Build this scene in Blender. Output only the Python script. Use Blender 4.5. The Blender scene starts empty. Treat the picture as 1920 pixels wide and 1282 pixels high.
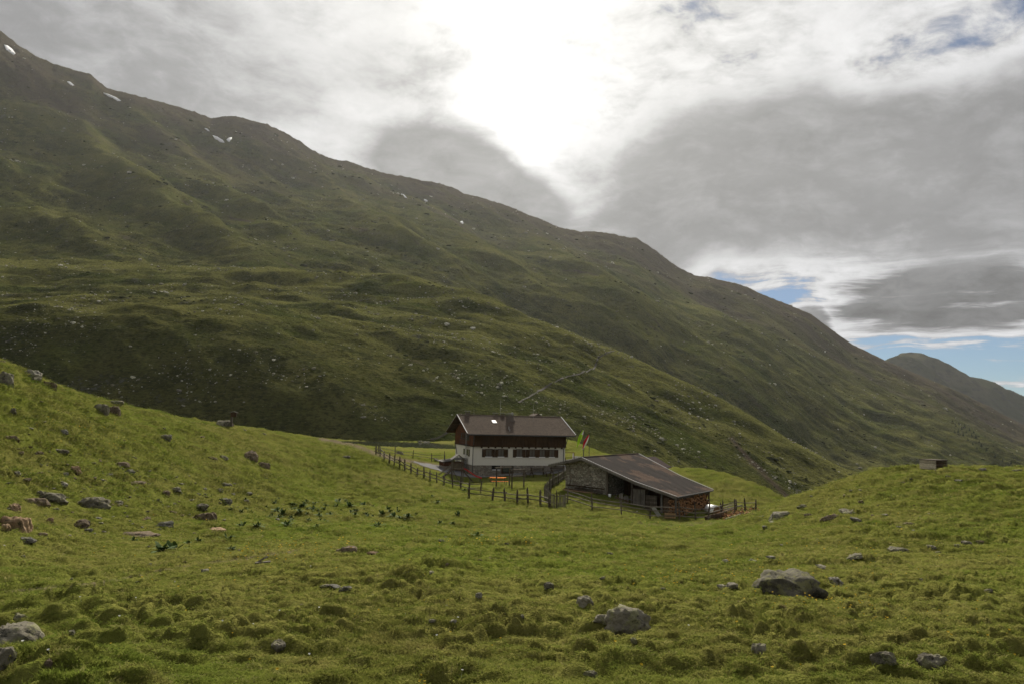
import bpy, bmesh, math, random
import numpy as np
from mathutils import Vector, Matrix
random.seed(7)
RNG = np.random.default_rng(11)
scene = bpy.context.scene
COL = scene.collection

# ------------------------------------------------------------------ camera
CZ = 10.0                                   # eye height; the hut's yard is near z = 0.4
FPX = 28.0 / 36.0 * 1920.0                  # focal length in photo pixels
PITCH = math.atan((775 - 641) / FPX)
ROLL = math.radians(1.5)
FWD = np.array([0.0, math.cos(PITCH), math.sin(PITCH)])
_r0 = np.array([1.0, 0.0, 0.0]); _u0 = np.array([0.0, -math.sin(PITCH), math.cos(PITCH)])
RGT = _r0 * math.cos(ROLL) + _u0 * math.sin(ROLL)
UPV = _u0 * math.cos(ROLL) - _r0 * math.sin(ROLL)
cam_data = bpy.data.cameras.new("camera")
cam = bpy.data.objects.new("camera", cam_data); COL.objects.link(cam)
cam_data.lens = 28.0; cam_data.sensor_width = 36.0
cam_data.clip_start = 0.1; cam_data.clip_end = 20000.0
cam.matrix_world = Matrix(((RGT[0], UPV[0], -FWD[0], 0), (RGT[1], UPV[1], -FWD[1], 0),
                           (RGT[2], UPV[2], -FWD[2], CZ), (0, 0, 0, 1)))
scene.camera = cam

def ray(px, py):
    return FWD + (px - 960.0) / FPX * RGT - (py - 641.0) / FPX * UPV
def pt(px, py, Y):
    d = ray(px, py); return np.array([d[0] / d[1] * Y, Y, CZ + d[2] / d[1] * Y])

# ------------------------------------------------------------------ light and view
SUN_DIR = ray(985, -230); SUN_DIR = SUN_DIR / np.linalg.norm(SUN_DIR)
SUN_ELEV = math.asin(SUN_DIR[2]); SUN_AZ = math.atan2(SUN_DIR[0], SUN_DIR[1])
sun_data = bpy.data.lights.new("sun", 'SUN')
sun_data.energy = 5.0; sun_data.angle = math.radians(4.0); sun_data.color = (1.0, 0.93, 0.80)
sun = bpy.data.objects.new("sun", sun_data); COL.objects.link(sun)
sun.rotation_euler = Vector((-SUN_DIR[0], -SUN_DIR[1], -SUN_DIR[2])).to_track_quat('-Z', 'Y').to_euler()
sun.location = (0, 0, 400)
scene.view_settings.view_transform = 'Standard'
scene.view_settings.look = 'None'
scene.view_settings.exposure = 0.7
scene.view_settings.gamma = 1.0
scene.view_settings.use_curve_mapping = False
scene.cycles.max_bounces = 6
scene.cycles.diffuse_bounces = 3
scene.cycles.transparent_max_bounces = 6
scene.cycles.use_adaptive_sampling = True
scene.cycles.sample_clamp_indirect = 4.0

# ------------------------------------------------------------------ node expression helper
class E:
    """A scalar or vector socket with operators that add Math nodes."""
    def __init__(s, nt, sock): s.nt = nt; s.sock = sock
    def _m(s, op, *a, clamp=False):
        n = s.nt.nodes.new('ShaderNodeMath'); n.operation = op; n.use_clamp = clamp
        for i, v in enumerate(a):
            if isinstance(v, E): s.nt.links.new(v.sock, n.inputs[i])
            else: n.inputs[i].default_value = v
        return E(s.nt, n.outputs[0])
    def __add__(s, o): return s._m('ADD', s, o)
    __radd__ = __add__
    def __sub__(s, o): return s._m('SUBTRACT', s, o)
    def __rsub__(s, o): return s._m('SUBTRACT', o, s)
    def __mul__(s, o): return s._m('MULTIPLY', s, o)
    __rmul__ = __mul__
    def __truediv__(s, o): return s._m('DIVIDE', s, o)
    def pow(s, o): return s._m('POWER', s, o)
    def max(s, o): return s._m('MAXIMUM', s, o)
    def min(s, o): return s._m('MINIMUM', s, o)
    def sqrt(s): return s._m('SQRT', s)
    def clamp(s): return s._m('ADD', s, 0.0, clamp=True)
    def abs(s): return s._m('ABSOLUTE', s)
    def ss(s, a, b):
        n = s.nt.nodes.new('ShaderNodeMapRange'); n.interpolation_type = 'SMOOTHSTEP'; n.clamp = True
        s.nt.links.new(s.sock, n.inputs['Value'])
        n.inputs['From Min'].default_value = a; n.inputs['From Max'].default_value = b
        return E(s.nt, n.outputs['Result'])
def vconst(nt, v):
    n = nt.nodes.new('ShaderNodeCombineXYZ')
    for i in range(3): n.inputs[i].default_value = v[i]
    return n.outputs[0]
def vdot(nt, a, v):
    n = nt.nodes.new('ShaderNodeVectorMath'); n.operation = 'DOT_PRODUCT'
    nt.links.new(a, n.inputs[0]); n.inputs[1].default_value = v
    return E(nt, n.outputs['Value'])
def vcomb(nt, x, y, z):
    n = nt.nodes.new('ShaderNodeCombineXYZ')
    for i, v in enumerate((x, y, z)):
        if isinstance(v, E): nt.links.new(v.sock, n.inputs[i])
        else: n.inputs[i].default_value = v
    return n.outputs[0]
def vsep(nt, a):
    n = nt.nodes.new('ShaderNodeSeparateXYZ'); nt.links.new(a, n.inputs[0])
    return [E(nt, n.outputs[i]) for i in range(3)]
def vop(nt, op, a, b):
    n = nt.nodes.new('ShaderNodeVectorMath'); n.operation = op
    for i, v in enumerate((a, b)):
        if isinstance(v, (tuple, list)): n.inputs[i].default_value = v
        else: nt.links.new(v, n.inputs[i])
    return n.outputs[0]
def noise(nt, vec, scale, detail=4.0, rough=0.55, dist=0.0, color=False, lac=2.0):
    n = nt.nodes.new('ShaderNodeTexNoise'); n.noise_dimensions = '3D'
    if vec is not None: nt.links.new(vec, n.inputs['Vector'])
    n.inputs['Scale'].default_value = scale; n.inputs['Detail'].default_value = detail
    n.inputs['Roughness'].default_value = rough; n.inputs['Distortion'].default_value = dist
    n.inputs['Lacunarity'].default_value = lac
    return n.outputs['Color'] if color else E(nt, n.outputs['Fac'])
def voronoi(nt, vec, scale, feature='F1', out='Distance', rand=1.0):
    n = nt.nodes.new('ShaderNodeTexVoronoi'); n.feature = feature
    if vec is not None: nt.links.new(vec, n.inputs['Vector'])
    n.inputs['Scale'].default_value = scale; n.inputs['Randomness'].default_value = rand
    return n.outputs[out]
def mixc(nt, fac, a, b, mode='MIX'):
    n = nt.nodes.new('ShaderNodeMix'); n.data_type = 'RGBA'; n.blend_type = mode; n.clamp_factor = True
    if isinstance(fac, E): nt.links.new(fac.sock, n.inputs[0])
    else: n.inputs[0].default_value = fac
    for v, k in ((a, 6), (b, 7)):
        if isinstance(v, (tuple, list)): n.inputs[k].default_value = (*v[:3], 1)
        else: nt.links.new(v, n.inputs[k])
    return n.outputs[2]
def scalec(nt, c, e):
    """colour times scalar"""
    n = nt.nodes.new('ShaderNodeVectorMath'); n.operation = 'SCALE'
    if isinstance(c, (tuple, list)): n.inputs[0].default_value = c
    else: nt.links.new(c, n.inputs[0])
    if isinstance(e, E): nt.links.new(e.sock, n.inputs['Scale'])
    else: n.inputs['Scale'].default_value = e
    return n.outputs[0]

# ------------------------------------------------------------------ sky: broken cloud in front of a hidden sun
world = bpy.data.worlds.new("World"); scene.world = world; world.use_nodes = True
nt = world.node_tree; nt.nodes.clear()
out = nt.nodes.new('ShaderNodeOutputWorld'); bg = nt.nodes.new('ShaderNodeBackground')
nt.links.new(bg.outputs[0], out.inputs[0]); bg.inputs['Strength'].default_value = 0.1
sky = nt.nodes.new('ShaderNodeTexSky'); sky.sky_type = 'NISHITA'; sky.sun_disc = False
sky.sun_elevation = SUN_ELEV; sky.sun_rotation = SUN_AZ; sky.altitude = 2200.0
sky.air_density = 1.0; sky.dust_density = 0.6; sky.ozone_density = 1.2
tc = nt.nodes.new('ShaderNodeTexCoord')
D0 = tc.outputs['Generated']
dx, dy, dz = vsep(nt, D0)
zz = dz.max(0.0) + 0.12
plane = vcomb(nt, dx / zz, dy / zz, 0.0)                      # cloud-layer coordinates, flattening to the horizon
warp1 = vop(nt, 'SUBTRACT', noise(nt, D0, 5.0, 3.0, 0.6, color=True), (0.5, 0.5, 0.5))
D2 = vop(nt, 'ADD', D0, vop(nt, 'MULTIPLY', warp1, (0.07, 0.07, 0.03)))
def blob(px, py, sx, sy, tilt=0.0, src=None, a=1.15, b=0.55):
    """soft elliptical patch of the sky round one direction; sizes in photo pixels; tilt > 0 leans up to the right"""
    c = ray(px, py); c = c / np.linalg.norm(c)
    e = np.cross(c, (0, 0, 1.0)); e /= np.linalg.norm(e); u = np.cross(e, c)
    ct, st = math.cos(math.radians(tilt)), math.sin(math.radians(tilt))
    e2, u2 = e * ct + u * st, u * ct - e * st
    k = FPX
    s = src if src is not None else D2
    A = vdot(nt, s, tuple(e2 * k / sx)); B = vdot(nt, s, tuple(u2 * k / sy))
    # offsets vanish because c is orthogonal to e and u
    r = (A * A + B * B).sqrt()
    front = vdot(nt, D0, tuple(c)).ss(0.2, 0.5)
    return r.ss(a, b) * front
sd = vdot(nt, D0, tuple(SUN_DIR)).max(0.0)
Q = vop(nt, 'MULTIPLY', vop(nt, 'ADD', D0, vop(nt, 'MULTIPLY', warp1, (0.10, 0.10, 0.05))), (1.0, 1.0, 2.1))
f_a = noise(nt, Q, 6.5, 9.0, 0.60)                             # billows and their frayed edges
f_b = noise(nt, vop(nt, 'ADD', Q, (7.3, 2.1, 4.4)), 19.0, 6.0, 0.62)
n_big = noise(nt, plane, 0.55, 4.0, 0.58)
streak = noise(nt, vop(nt, 'MULTIPLY', D2, (4.0, 4.0, 40.0)), 1.0, 6.0, 0.62)
infr = vdot(nt, D0, tuple(FWD)).ss(0.70, 0.80)
def soft(px, py, sx, sy, tilt=0.0, a=1.45, b=0.35): return blob(px, py, sx, sy, tilt, D2, a, b)
# thickness of the cloud: where it is thin the hidden sun shines through, where it is thick it goes grey
T = 0.36 + 0.62 * n_big.ss(0.45, 0.62) * (1.0 - infr)
mass = soft(1560, 330, 500, 165, 3.0, 1.3, 0.5).max(soft(1830, 315, 470, 170, 2.0, 1.3, 0.5)).max(soft(1260, 400, 250, 120, 24.0, 1.4, 0.4))
cum = soft(838, 322, 165, 92, -16.0, 1.3, 0.4).max(soft(955, 390, 110, 80, -34.0, 1.35, 0.4))
small = soft(1775, 562, 205, 58, -2.0, 1.25, 0.45).max(soft(1522, 598, 55, 40, 0.0, 1.3, 0.4) * 0.7)
low = blob(1830, 630, 640, 170, 0.0, D2, 1.15, 0.85)
T = T + 0.62 * mass + 0.62 * cum + 0.46 * soft(20, 60, 640, 300, 8.0, 1.5, 0.1) - 0.30 * soft(1800, 66, 220, 48, 14.0)
T = T - 0.27 * low * (1.0 - mass) + low * (1.0 - mass) * (streak - 0.5) * 3.2 + 0.04 * soft(965, 110, 170, 260) + 1.35 * small
T = T + (f_a - 0.5) * 1.25 + (f_b - 0.5) * 0.46
cover = T.ss(-0.02, 0.24)
grey = T.ss(0.42, 0.95)
glow = sd.pow(60.0) * 0.20 + sd.pow(14.0) * 0.08 + soft(965, 70, 190, 320, 0.0, 1.6, 0.0) * 0.34 + soft(965, 60, 95, 210, 0.0, 1.5, 0.1) * 0.35
bright = 0.47 + 0.20 * T.ss(0.08, 0.40) + 0.55 * (f_b - 0.5) + 0.25 * (f_a - 0.5) + glow
dull = 0.215 + 0.34 * (f_a - 0.46) + 0.28 * (f_b - 0.5) - 0.075 * small + 0.12 * glow
lum = (bright * (1.0 - grey) + dull * grey).max(0.05)
cloud_col = scalec(nt, mixc(nt, sd.pow(12.0), (0.98, 0.985, 1.01), (1.0, 0.985, 0.94)), lum * 6.3)
blue = scalec(nt, vop(nt, 'MULTIPLY', sky.outputs[0], (0.78, 0.90, 1.02)), 0.33)
skyc = mixc(nt, cover, blue, cloud_col)
nt.links.new(skyc, bg.inputs['Color'])
world.cycles.sampling_method = 'MANUAL'; world.cycles.sample_map_resolution = 512
# ------------------------------------------------------------------ numpy noise
_perm = np.random.default_rng(5).permutation(4096)
_gang = np.random.default_rng(6).random(4096) * 2 * np.pi
_gx, _gy = np.cos(_gang), np.sin(_gang)
def pn(x, y, seed=0):
    """gradient noise, about -0.7..0.7"""
    x = np.asarray(x, float) + seed * 37.17; y = np.asarray(y, float) + seed * 91.7
    xi = np.floor(x).astype(np.int64); yi = np.floor(y).astype(np.int64)
    xf = x - xi; yf = y - yi
    u = xf * xf * xf * (xf * (xf * 6 - 15) + 10); v = yf * yf * yf * (yf * (yf * 6 - 15) + 10)
    def g(ix, iy, fx, fy):
        h = _perm[(_perm[ix & 4095] + iy) & 4095]
        return _gx[h] * fx + _gy[h] * fy
    a = g(xi, yi, xf, yf); b = g(xi + 1, yi, xf - 1, yf)
    c = g(xi, yi + 1, xf, yf - 1); d = g(xi + 1, yi + 1, xf - 1, yf - 1)
    return a + u * (b - a) + v * (c - a + u * (a - b - c + d))
def fbm(x, y, octv=4, seed=0, gain=0.5):
    s = 0.0; amp = 1.0
    for i in range(octv):
        s = s + amp * pn(x * 2.03 ** i, y * 2.03 ** i, seed + i * 3); amp *= gain
    return s
def sstep(a, b, x):
    t = np.clip((x - a) / (b - a), 0, 1); return t * t * (3 - 2 * t)

# ------------------------------------------------------------------ meadow: smooth surface through surveyed spots
CTRL = [  # (photo x, photo y, distance ahead)
 (0,1282,8),(480,1282,8),(960,1282,8),(1440,1282,8),(1920,1282,8.3),
 (0,1180,12),(480,1160,13),(960,1150,14),(1440,1160,14.5),(1920,1175,14),
 (0,1070,20),(450,1090,20),(960,1095,20),(1500,1112,22),(1920,1105,21.5),
 (100,1008,30),(400,1030,29),(960,1040,30),(1300,1048,31),(1600,1038,32),(1920,1025,33),
 (960,1005,45),(600,998,43),(300,972,43),(100,915,42),(0,890,39),(1300,1008,48),(1600,975,46),(1900,960,46),
 (960,978,65),(700,960,65),(450,930,62),(300,870,58),(150,815,55),(0,765,51),(1250,988,72),(1430,978,68),(1560,938,64),(1700,902,61),(1920,892,61),
 (1650,881,70),(1760,877,69),(1920,879,70),(1590,899,72),(1520,927,78),(1470,943,84),
 (960,950,88),(1050,951,87),(1110,956,88),(1220,973,90),(1275,977,91),(1350,969,94),(1416,960,96),(1440,966,88),
 (800,930,85),(600,895,88),(520,860,85),(430,802,92),(300,776,82),(200,756,74),(100,722,66),(0,680,60),
 (870,918,100),(705,853,104),(780,888,102),(500,806,105),(570,818,115),(640,829,125),
 (850,893,118),(887,891.5,122),(960,893,121),(1055,886,125),(830,875,126),(760,866,122),(760,850,140),(700,838,150),(840,846,175),
 (940,900,115),(1000,905,112),(1062,921,101),(1120,930,98),(1200,950,97),
 (1070,824,160),(1100,848,132),(1130,852,142),(1080,870,127),
 (1250,878,135),(1330,883,140),(1400,906,135),(1470,936,125),(1350,922,118),(1400,946,110),(1300,907,122)]
CTRLZ = [  # (photo x at that distance, distance, metres below the eye)
 (960,2,1.75),(0,2,1.75),(1920,2,1.75),(-500,2,1.6),(2400,2,1.7),(-500,20,3.0),(2400,20,4.2),(-500,60,-7.0),(2400,65,3.2),(-500,110,2),(2400,110,16),
 (1760,92,10),(1920,92,10),(1600,98,15),(1760,140,32),(1600,150,36),(1950,150,36),(1920,230,50),(1500,150,30),
 (1330,178,22),(1450,165,27),(1250,185,16),(1150,172,10),(1100,195,9),(1300,240,32),(1500,230,44),(1100,245,14),
 (0,115,6),(200,125,7),(430,145,8),(600,185,9.3),(0,240,9),(400,240,9),(250,180,9),
 (770,218,10.9),(900,216,10.9),(980,215,9.6),(680,222,10.4),(770,248,8.7),(600,240,8.9),(900,248,8.7),(640,205,9.1),(760,194,8.9),(860,190,8.7)]
_cu, _cv, _cz = [], [], []
for (a, b, c) in CTRL:
    p = pt(a, b, c); _cu.append(p[0] / p[1]); _cv.append(math.log(c)); _cz.append(p[2])
for (a, Y, dr) in CTRLZ:
    u = (a - 960) / FPX; _cu.append(u); _cv.append(math.log(Y)); _cz.append(CZ - dr)
_cu, _cv, _cz = np.array(_cu) * 2.2, np.array(_cv), np.array(_cz)
def _tps(r2): return np.where(r2 > 1e-12, 0.5 * r2 * np.log(np.maximum(r2, 1e-12)), 0.0)
_n = len(_cu)
_K = _tps((_cu[:, None] - _cu[None]) ** 2 + (_cv[:, None] - _cv[None]) ** 2) + 0.0012 * np.eye(_n)
_Pm = np.stack([np.ones(_n), _cu, _cv], 1)
_sol = np.linalg.solve(np.block([[_K, _Pm], [_Pm.T, np.zeros((3, 3))]]), np.concatenate([_cz, np.zeros(3)]))
def h_base(u, Y):
    u = np.clip(np.atleast_1d(np.asarray(u, float)), -1.05, 1.05) * 2.2
    v = np.log(np.clip(np.atleast_1d(np.asarray(Y, float)), 2.0, 260.0))
    u, v = np.broadcast_arrays(u, v); sh = u.shape; u = u.ravel(); v = v.ravel()
    o = np.empty(u.size)
    for i in range(0, u.size, 40000):
        s = slice(i, i + 40000)
        o[s] = _tps((u[s, None] - _cu) ** 2 + (v[s, None] - _cv) ** 2) @ _sol[:_n] + _sol[_n] + _sol[_n + 1] * u[s] + _sol[_n + 2] * v[s]
    return o.reshape(sh)
def to_uv(px, py):
    d = ray(px, py); return d[0] / d[1], d[2] / d[1]
# fields in which the turf is humped: (u, ln Y, radius u, radius lnY, strength)
_hf = []
for (a, b, ra, rb, s) in ((820,1090,300,60,1.15),(1080,1130,280,60,1.0),(1650,1105,360,65,1.15),(1300,1210,420,60,0.55),(330,1150,220,45,0.95),
                          (520,1170,200,40,0.8),(1120,1020,230,22,0.7),(1740,1000,260,40,0.5),(1680,1210,260,60,0.7),(170,905,260,60,0.45),(1180,975,120,10,0.5),(150,1240,250,60,0.5)):
    _hf.append((a, b, ra, rb, s))
def flatmask(x, y):
    """1 in the levelled yard round the hut, 0 elsewhere"""
    d = np.sqrt(((x + 1.0) / 15.0) ** 2 + ((y - 122.0) / 11.0) ** 2)
    return 1 - sstep(0.8, 1.15, d)
def pix_of(u, Y, z):
    """photo pixel of points (arrays)"""
    x = u * Y; P = np.stack([x, Y, z - CZ], -1)
    a = P @ RGT; b = P @ UPV; c = np.maximum(P @ FWD, 0.01)
    return 960 + FPX * a / c, 641 - FPX * b / c
def _rnd(i, j, s): return _perm[(_perm[(i * 3 + s * 101) & 4095] + j * 7 + s * 57) & 4095] / 4096.0
def mounds(x, y, m, cell, seed):
    """rounded turf humps: jittered cells, each a small dome; m is how many and how tall"""
    gx = x / (cell * 1.25); gy = y / cell; ix = np.floor(gx).astype(np.int64); iy = np.floor(gy).astype(np.int64)
    o = np.zeros_like(x)
    for a in (-1, 0, 1):
        for b in (-1, 0, 1):
            i, j = ix + a, iy + b
            cx = i + 0.15 + 0.7 * _rnd(i, j, seed); cy = j + 0.15 + 0.7 * _rnd(i, j, seed + 11)
            r = 0.42 + 0.34 * _rnd(i, j, seed + 23); k = _rnd(i, j, seed + 31)
            d2 = ((gx - cx) ** 2 + (gy - cy) ** 2) / (r * r)
            hgt = np.clip(m * 2.1 - k, 0, 0.6) * 1.1
            o = np.maximum(o, hgt * cell * np.clip(1 - d2, 0, 1) ** .7)
    return o
def h_micro(u, Y, zb):
    x = u * Y; fl = 1 - 0.97 * flatmask(x, Y)
    px, py = pix_of(u, Y, zb)
    m = np.zeros_like(zb) + 0.24
    for (a, b, ra, rb, s) in _hf:
        m = np.maximum(m, s * np.exp(-(((px - a) / ra) ** 2 + ((py - b) / rb) ** 2)))
    near = 1 - sstep(55, 110, Y)
    z = (0.8 + 0.6 * pn(x * .5, Y * .5, 15)) * (0.8 * mounds(x + .42 * pn(x * 1.9, Y * 1.9, 16), Y + .36 * pn(x * 1.9, Y * 1.9, 17), m * (0.75 + 0.25 * near), 0.42, 1) + mounds(x * .8 + 40 + .3 * pn(x * 3, Y * 3, 18), Y + 13, m * (0.75 + 0.25 * near), 0.23, 2))
    z = z + m * 0.22 * sstep(0.1, 0.5, pn(x * 0.55 + 3, Y * 0.42, 4))
    z = z + 0.07 * pn(x * 0.33, Y * 0.33, 7) * 2 + 0.35 * pn(x * 0.09, Y * 0.09, 8)
    z = z + (0.05 * pn(x * 3.7, Y * 3.7, 9) + 0.025 * pn(x * 9, Y * 9, 10)) * near
    # cattle steps across the slopes and clods on the far turf
    far = sstep(25, 60, Y)
    z = z + far * (0.24 * sstep(0.05, 0.40, pn(x * 0.75, Y * 0.55 + zb * 1.6, 12)) + 0.10 * pn(x * 1.9, Y * 1.3, 13))
    # worn footpath on the left
    d = path_dist(px, py)
    z = z - 0.05 * np.exp(-(d / 3.0) ** 2)
    return z * fl
_path = [(-60,1112),(60,1104),(150,1094),(230,1084),(290,1070),(360,1058),(460,1046),(560,1030)]
def path_dist(px, py):
    d = np.full(np.shape(px), 1e9)
    for (a, b) in zip(_path[:-1], _path[1:]):
        ax, ay = a; bx, by = b; L2 = (bx - ax) ** 2 + (by - ay) ** 2
        t = np.clip(((px - ax) * (bx - ax) + (py - ay) * (by - ay)) / L2, 0, 1)
        d = np.minimum(d, np.hypot(px - ax - t * (bx - ax), (py - ay - t * (by - ay)) * 1.0))
    return d
def H(u, Y):
    u, Y = np.broadcast_arrays(np.atleast_1d(np.asarray(u, float)), np.atleast_1d(np.asarray(Y, float)))
    zb = h_base(u, Y); return zb + h_micro(u, Y, zb)
def Hxy(x, y): return float(H(x / y, y)[0])
_YS = np.exp(np.linspace(math.log(4.0), math.log(255.0), 520))
def _first(f, ys, t):
    z = f(ys); k = z - CZ >= t * ys
    if not k.any(): i = int(np.argmin(np.abs(z - CZ - t * ys))); return ys[i], z[i]
    i = int(np.argmax(k))
    if i == 0: return ys[0], z[0]
    y2 = np.linspace(ys[i - 1], ys[i], 16); z2 = f(y2); j = int(np.argmax(z2 - CZ >= t * y2)); return y2[j], z2[j]
def gnd(px, py, ymin=0.0, ymax=255.0):
    """world spot where the sight line of a photo pixel meets the meadow"""
    u, t = to_uv(px, py)
    y, z = _first(lambda q: H(np.full(q.shape, u), q), _YS[(_YS >= ymin) & (_YS <= ymax)], t)
    return Vector((u * y, y, z))

# ------------------------------------------------------------------ mountain side: knots along each sight line
_skx = [-400,0,30,60,100,170,200,240,290,330,395,415,440,470,500,560,610,630,660,700,790,830,900,960,1010,1060,1090,1195,1215,1260,1300,1345,1400,1450,1520,1600,1660,1720,1800,1860,1920,2050,2400]
_sky = [-160,75,100,118,142,165,186,196,210,222,243,238,235,243,252,286,315,322,326,335,360,363,385,405,426,443,450,457,470,505,525,537,545,567,594,650,678,702,737,766,797,850,960]
_KX = [-400, 0, 200, 400, 600, 740, 900, 1000, 1150, 1300, 1400, 1500, 1600, 1750, 1920, 2400]
_KN = {  # photo y and distance of each knot, column by column
 0: ([840,840,840,840,845,850,855,862,890,930,958,990,1010,1030,1050,1080], [238]*9 + [240,245,250,255,260,265,270]),
 1: ([715,715,716,716,735,752,765,780,805,862,900,945,975,995,1010,1050], [262]*5 + [264,267,272,278,282,288,290,295,300,300,300]),
 2: ([585,594,600,600,634,655,672,690,745,812,856,905,938,965,985,1030], [299,299,299,301,312,320,326,332,337,336,335,332,335,345,350,350]),
 3: ([535,545,548,552,565,582,610,648,706,774,822,875,915,945,970,1010], [430,430,430,425,425,420,405,395,385,378,372,368,368,380,390,390]),
 4: ([480,492,497,505,513,525,569,611,668,735,788,844,893,930,955,995], [520,520,520,515,510,505,480,460,440,425,415,408,405,420,430,430]),
 5: ([472,486,494,508,522,545,604,652,722,800,858,918,965,950,970,1000], [600,600,600,600,605,610,605,595,585,580,580,585,595,620,640,660]),
 6: ([330,392,400,420,440,460,505,530,570,648,688,740,790,835,880,960], [830,830,840,860,870,880,890,890,890,900,910,930,950,980,1010,1050]),
 7: ([120,250,285,330,365,398,440,468,505,582,610,660,715,770,835,950], [1200,1200,1210,1220,1230,1240,1250,1250,1255,1260,1280,1300,1330,1360,1390,1400]),
}
_RY = ([-400,0,400,1000,1600,1920,2400], [1700,1700,1700,1680,1700,1750,1750])
def pchip_eval(xk, yk, xq):
    """monotone cubic, knots per row: xk,yk (n,k), xq (n,)"""
    h = np.diff(xk, axis=1); dl = np.diff(yk, axis=1) / h
    k = xk.shape[1]; m = np.zeros_like(yk)
    w1 = 2 * h[:, 1:] + h[:, :-1]; w2 = h[:, 1:] + 2 * h[:, :-1]
    pr = dl[:, :-1] * dl[:, 1:]
    with np.errstate(all='ignore'):
        hm = (w1 + w2) / (w1 / dl[:, :-1] + w2 / dl[:, 1:])
    m[:, 1:-1] = np.where(pr > 0, hm, 0); m[:, 0] = dl[:, 0]; m[:, -1] = dl[:, -1]
    i = np.clip((xq[:, None] >= xk).sum(1) - 1, 0, k - 2); r = np.arange(len(xq))
    hh = h[r, i]; t = np.clip((xq - xk[r, i]) / hh, 0, 1)
    a, b, c, d = yk[r, i], yk[r, i + 1], m[r, i] * hh, m[r, i + 1] * hh
    return (2*t**3 - 3*t**2 + 1) * a + (t**3 - 2*t**2 + t) * c + (-2*t**3 + 3*t**2) * b + (t**3 - t**2) * d
def smooth_interp(xs, ks, vs):
    """cosine-free cubic through coarse knots"""
    ks = np.array(ks, float); vs = np.array(vs, float); xs = np.clip(xs, ks[0], ks[-1])
    return pchip_eval(np.broadcast_to(ks, (len(xs), len(ks))), np.broadcast_to(vs, (len(xs), len(vs))).copy(), xs)
def _m_knots(pxs):
    """for sight-line columns (u = (px - 960) / FPX): distances and heights of the ten knots"""
    ut = (pxs - 960) / FPX; q = np.linspace(-400.0, 2400.0, 1800); L, Z = [], []
    cur = [(smooth_interp(q, _KX, _KN[k][0]), smooth_interp(q, _KX, _KN[k][1])) for k in range(8)]
    ry = np.interp(q, _skx, _sky); rY = np.interp(q, *_RY)
    cur += [(ry, rY), (ry + 90, rY * 1.18)]
    for py, Yk in cur:
        d = FWD[None] + ((q - 960) / FPX)[:, None] * RGT - ((py - 641) / FPX)[:, None] * UPV
        u = d[:, 0] / d[:, 1]; tz = d[:, 2] / d[:, 1]
        Yi = np.interp(ut, u, Yk); L.append(Yi); Z.append(CZ + np.interp(ut, u, tz) * Yi)
    return np.stack(L, 1), np.stack(Z, 1), None
_TPX = np.linspace(-420.0, 2420.0, 3200); _TY, _TZ, _ = _m_knots(_TPX)
def m_knots(pxs):
    f = np.clip((pxs - _TPX[0]) / (_TPX[1] - _TPX[0]), 0, len(_TPX) - 1.001); i = f.astype(int); w = (f - i)[:, None]
    return _TY[i] * (1 - w) + _TY[i + 1] * w, _TZ[i] * (1 - w) + _TZ[i + 1] * w, None
def m_base(u, Y):
    """u, Y flat arrays -> smooth height; photo column from u (horizon-level)"""
    pxs = 960 + u * FPX
    Ys, zz, ry = m_knots(pxs)
    return pchip_eval(np.log(Ys), zz, np.log(np.clip(Y, 236, 2200))), Ys
FOLDS = [  # crests of the long diagonal folds: photo outline, height, half-width in pixels
 ([(-60,190),(60,228),(150,268),(235,340),(320,405),(420,470),(540,530)], 22, 26), ([(250,215),(330,300),(440,385),(560,462),(680,512)], 15, 22),
 ([(480,270),(600,352),(700,425),(800,482),(905,556)], 17, 24), ([(680,350),(800,420),(900,490),(1010,560),(1120,615),(1230,668)], 16, 22),
 ([(900,400),(1010,462),(1130,545),(1260,628),(1400,735),(1480,800)], 17, 24), ([(1130,465),(1260,560),(1380,640),(1500,715),(1600,800)], 15, 22),
 ([(1330,545),(1450,625),(1560,705),(1680,790),(1760,850)], 15, 22), ([(1500,600),(1620,690),(1740,770),(1860,850)], 14, 22), ([(-60,395),(60,415),(160,460),(260,490)], 12, 20)]
SPUR = [(640,516),(740,526),(820,545),(900,570),(1000,612),(1150,668),(1300,735),(1400,788),(1500,844),(1600,894)]
def pdist(P, px, py):
    d = np.full(np.shape(px), 1e9); tt = np.zeros(np.shape(px)); n = len(P) - 1
    for i, (a, b) in enumerate(zip(P[:-1], P[1:])):
        L2 = (b[0]-a[0])**2 + (b[1]-a[1])**2; t = np.clip(((px-a[0])*(b[0]-a[0]) + (py-a[1])*(b[1]-a[1])) / L2, 0, 1)
        q = np.hypot(px-a[0]-t*(b[0]-a[0]), py-a[1]-t*(b[1]-a[1])); m = q < d; d = np.where(m, q, d); tt = np.where(m, (i + t) / n, tt)
    return d, tt
def m_folds(u, Y, Ys, zb):
    px, py = pix_of(u, Y, zb); x = u * Y; wx = 9 * pn(x / 60, Y / 60, 111); wy = 9 * pn(x / 60, Y / 60, 112); z = 0.0
    up = sstep(Ys[:, 4] * 1.04, Ys[:, 5] * 1.06, Y) * (1 - sstep(.6, .98, (Y - Ys[:, 6]) / (Ys[:, 8] - Ys[:, 6])))
    for P, h, w in FOLDS:
        d, tt = pdist(P, px + wx, py + wy); z = z + h * np.exp(-(d / w) ** 2) * (.35 + .65 * np.sin(np.pi * np.clip(tt, .08, .95)))
    d, tt = pdist(SPUR, px, py)
    return z * up + 3.0 * np.exp(-(d / 13) ** 2) * (Y < Ys[:, 4] * 1.08) * (Y > Ys[:, 3])
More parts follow.
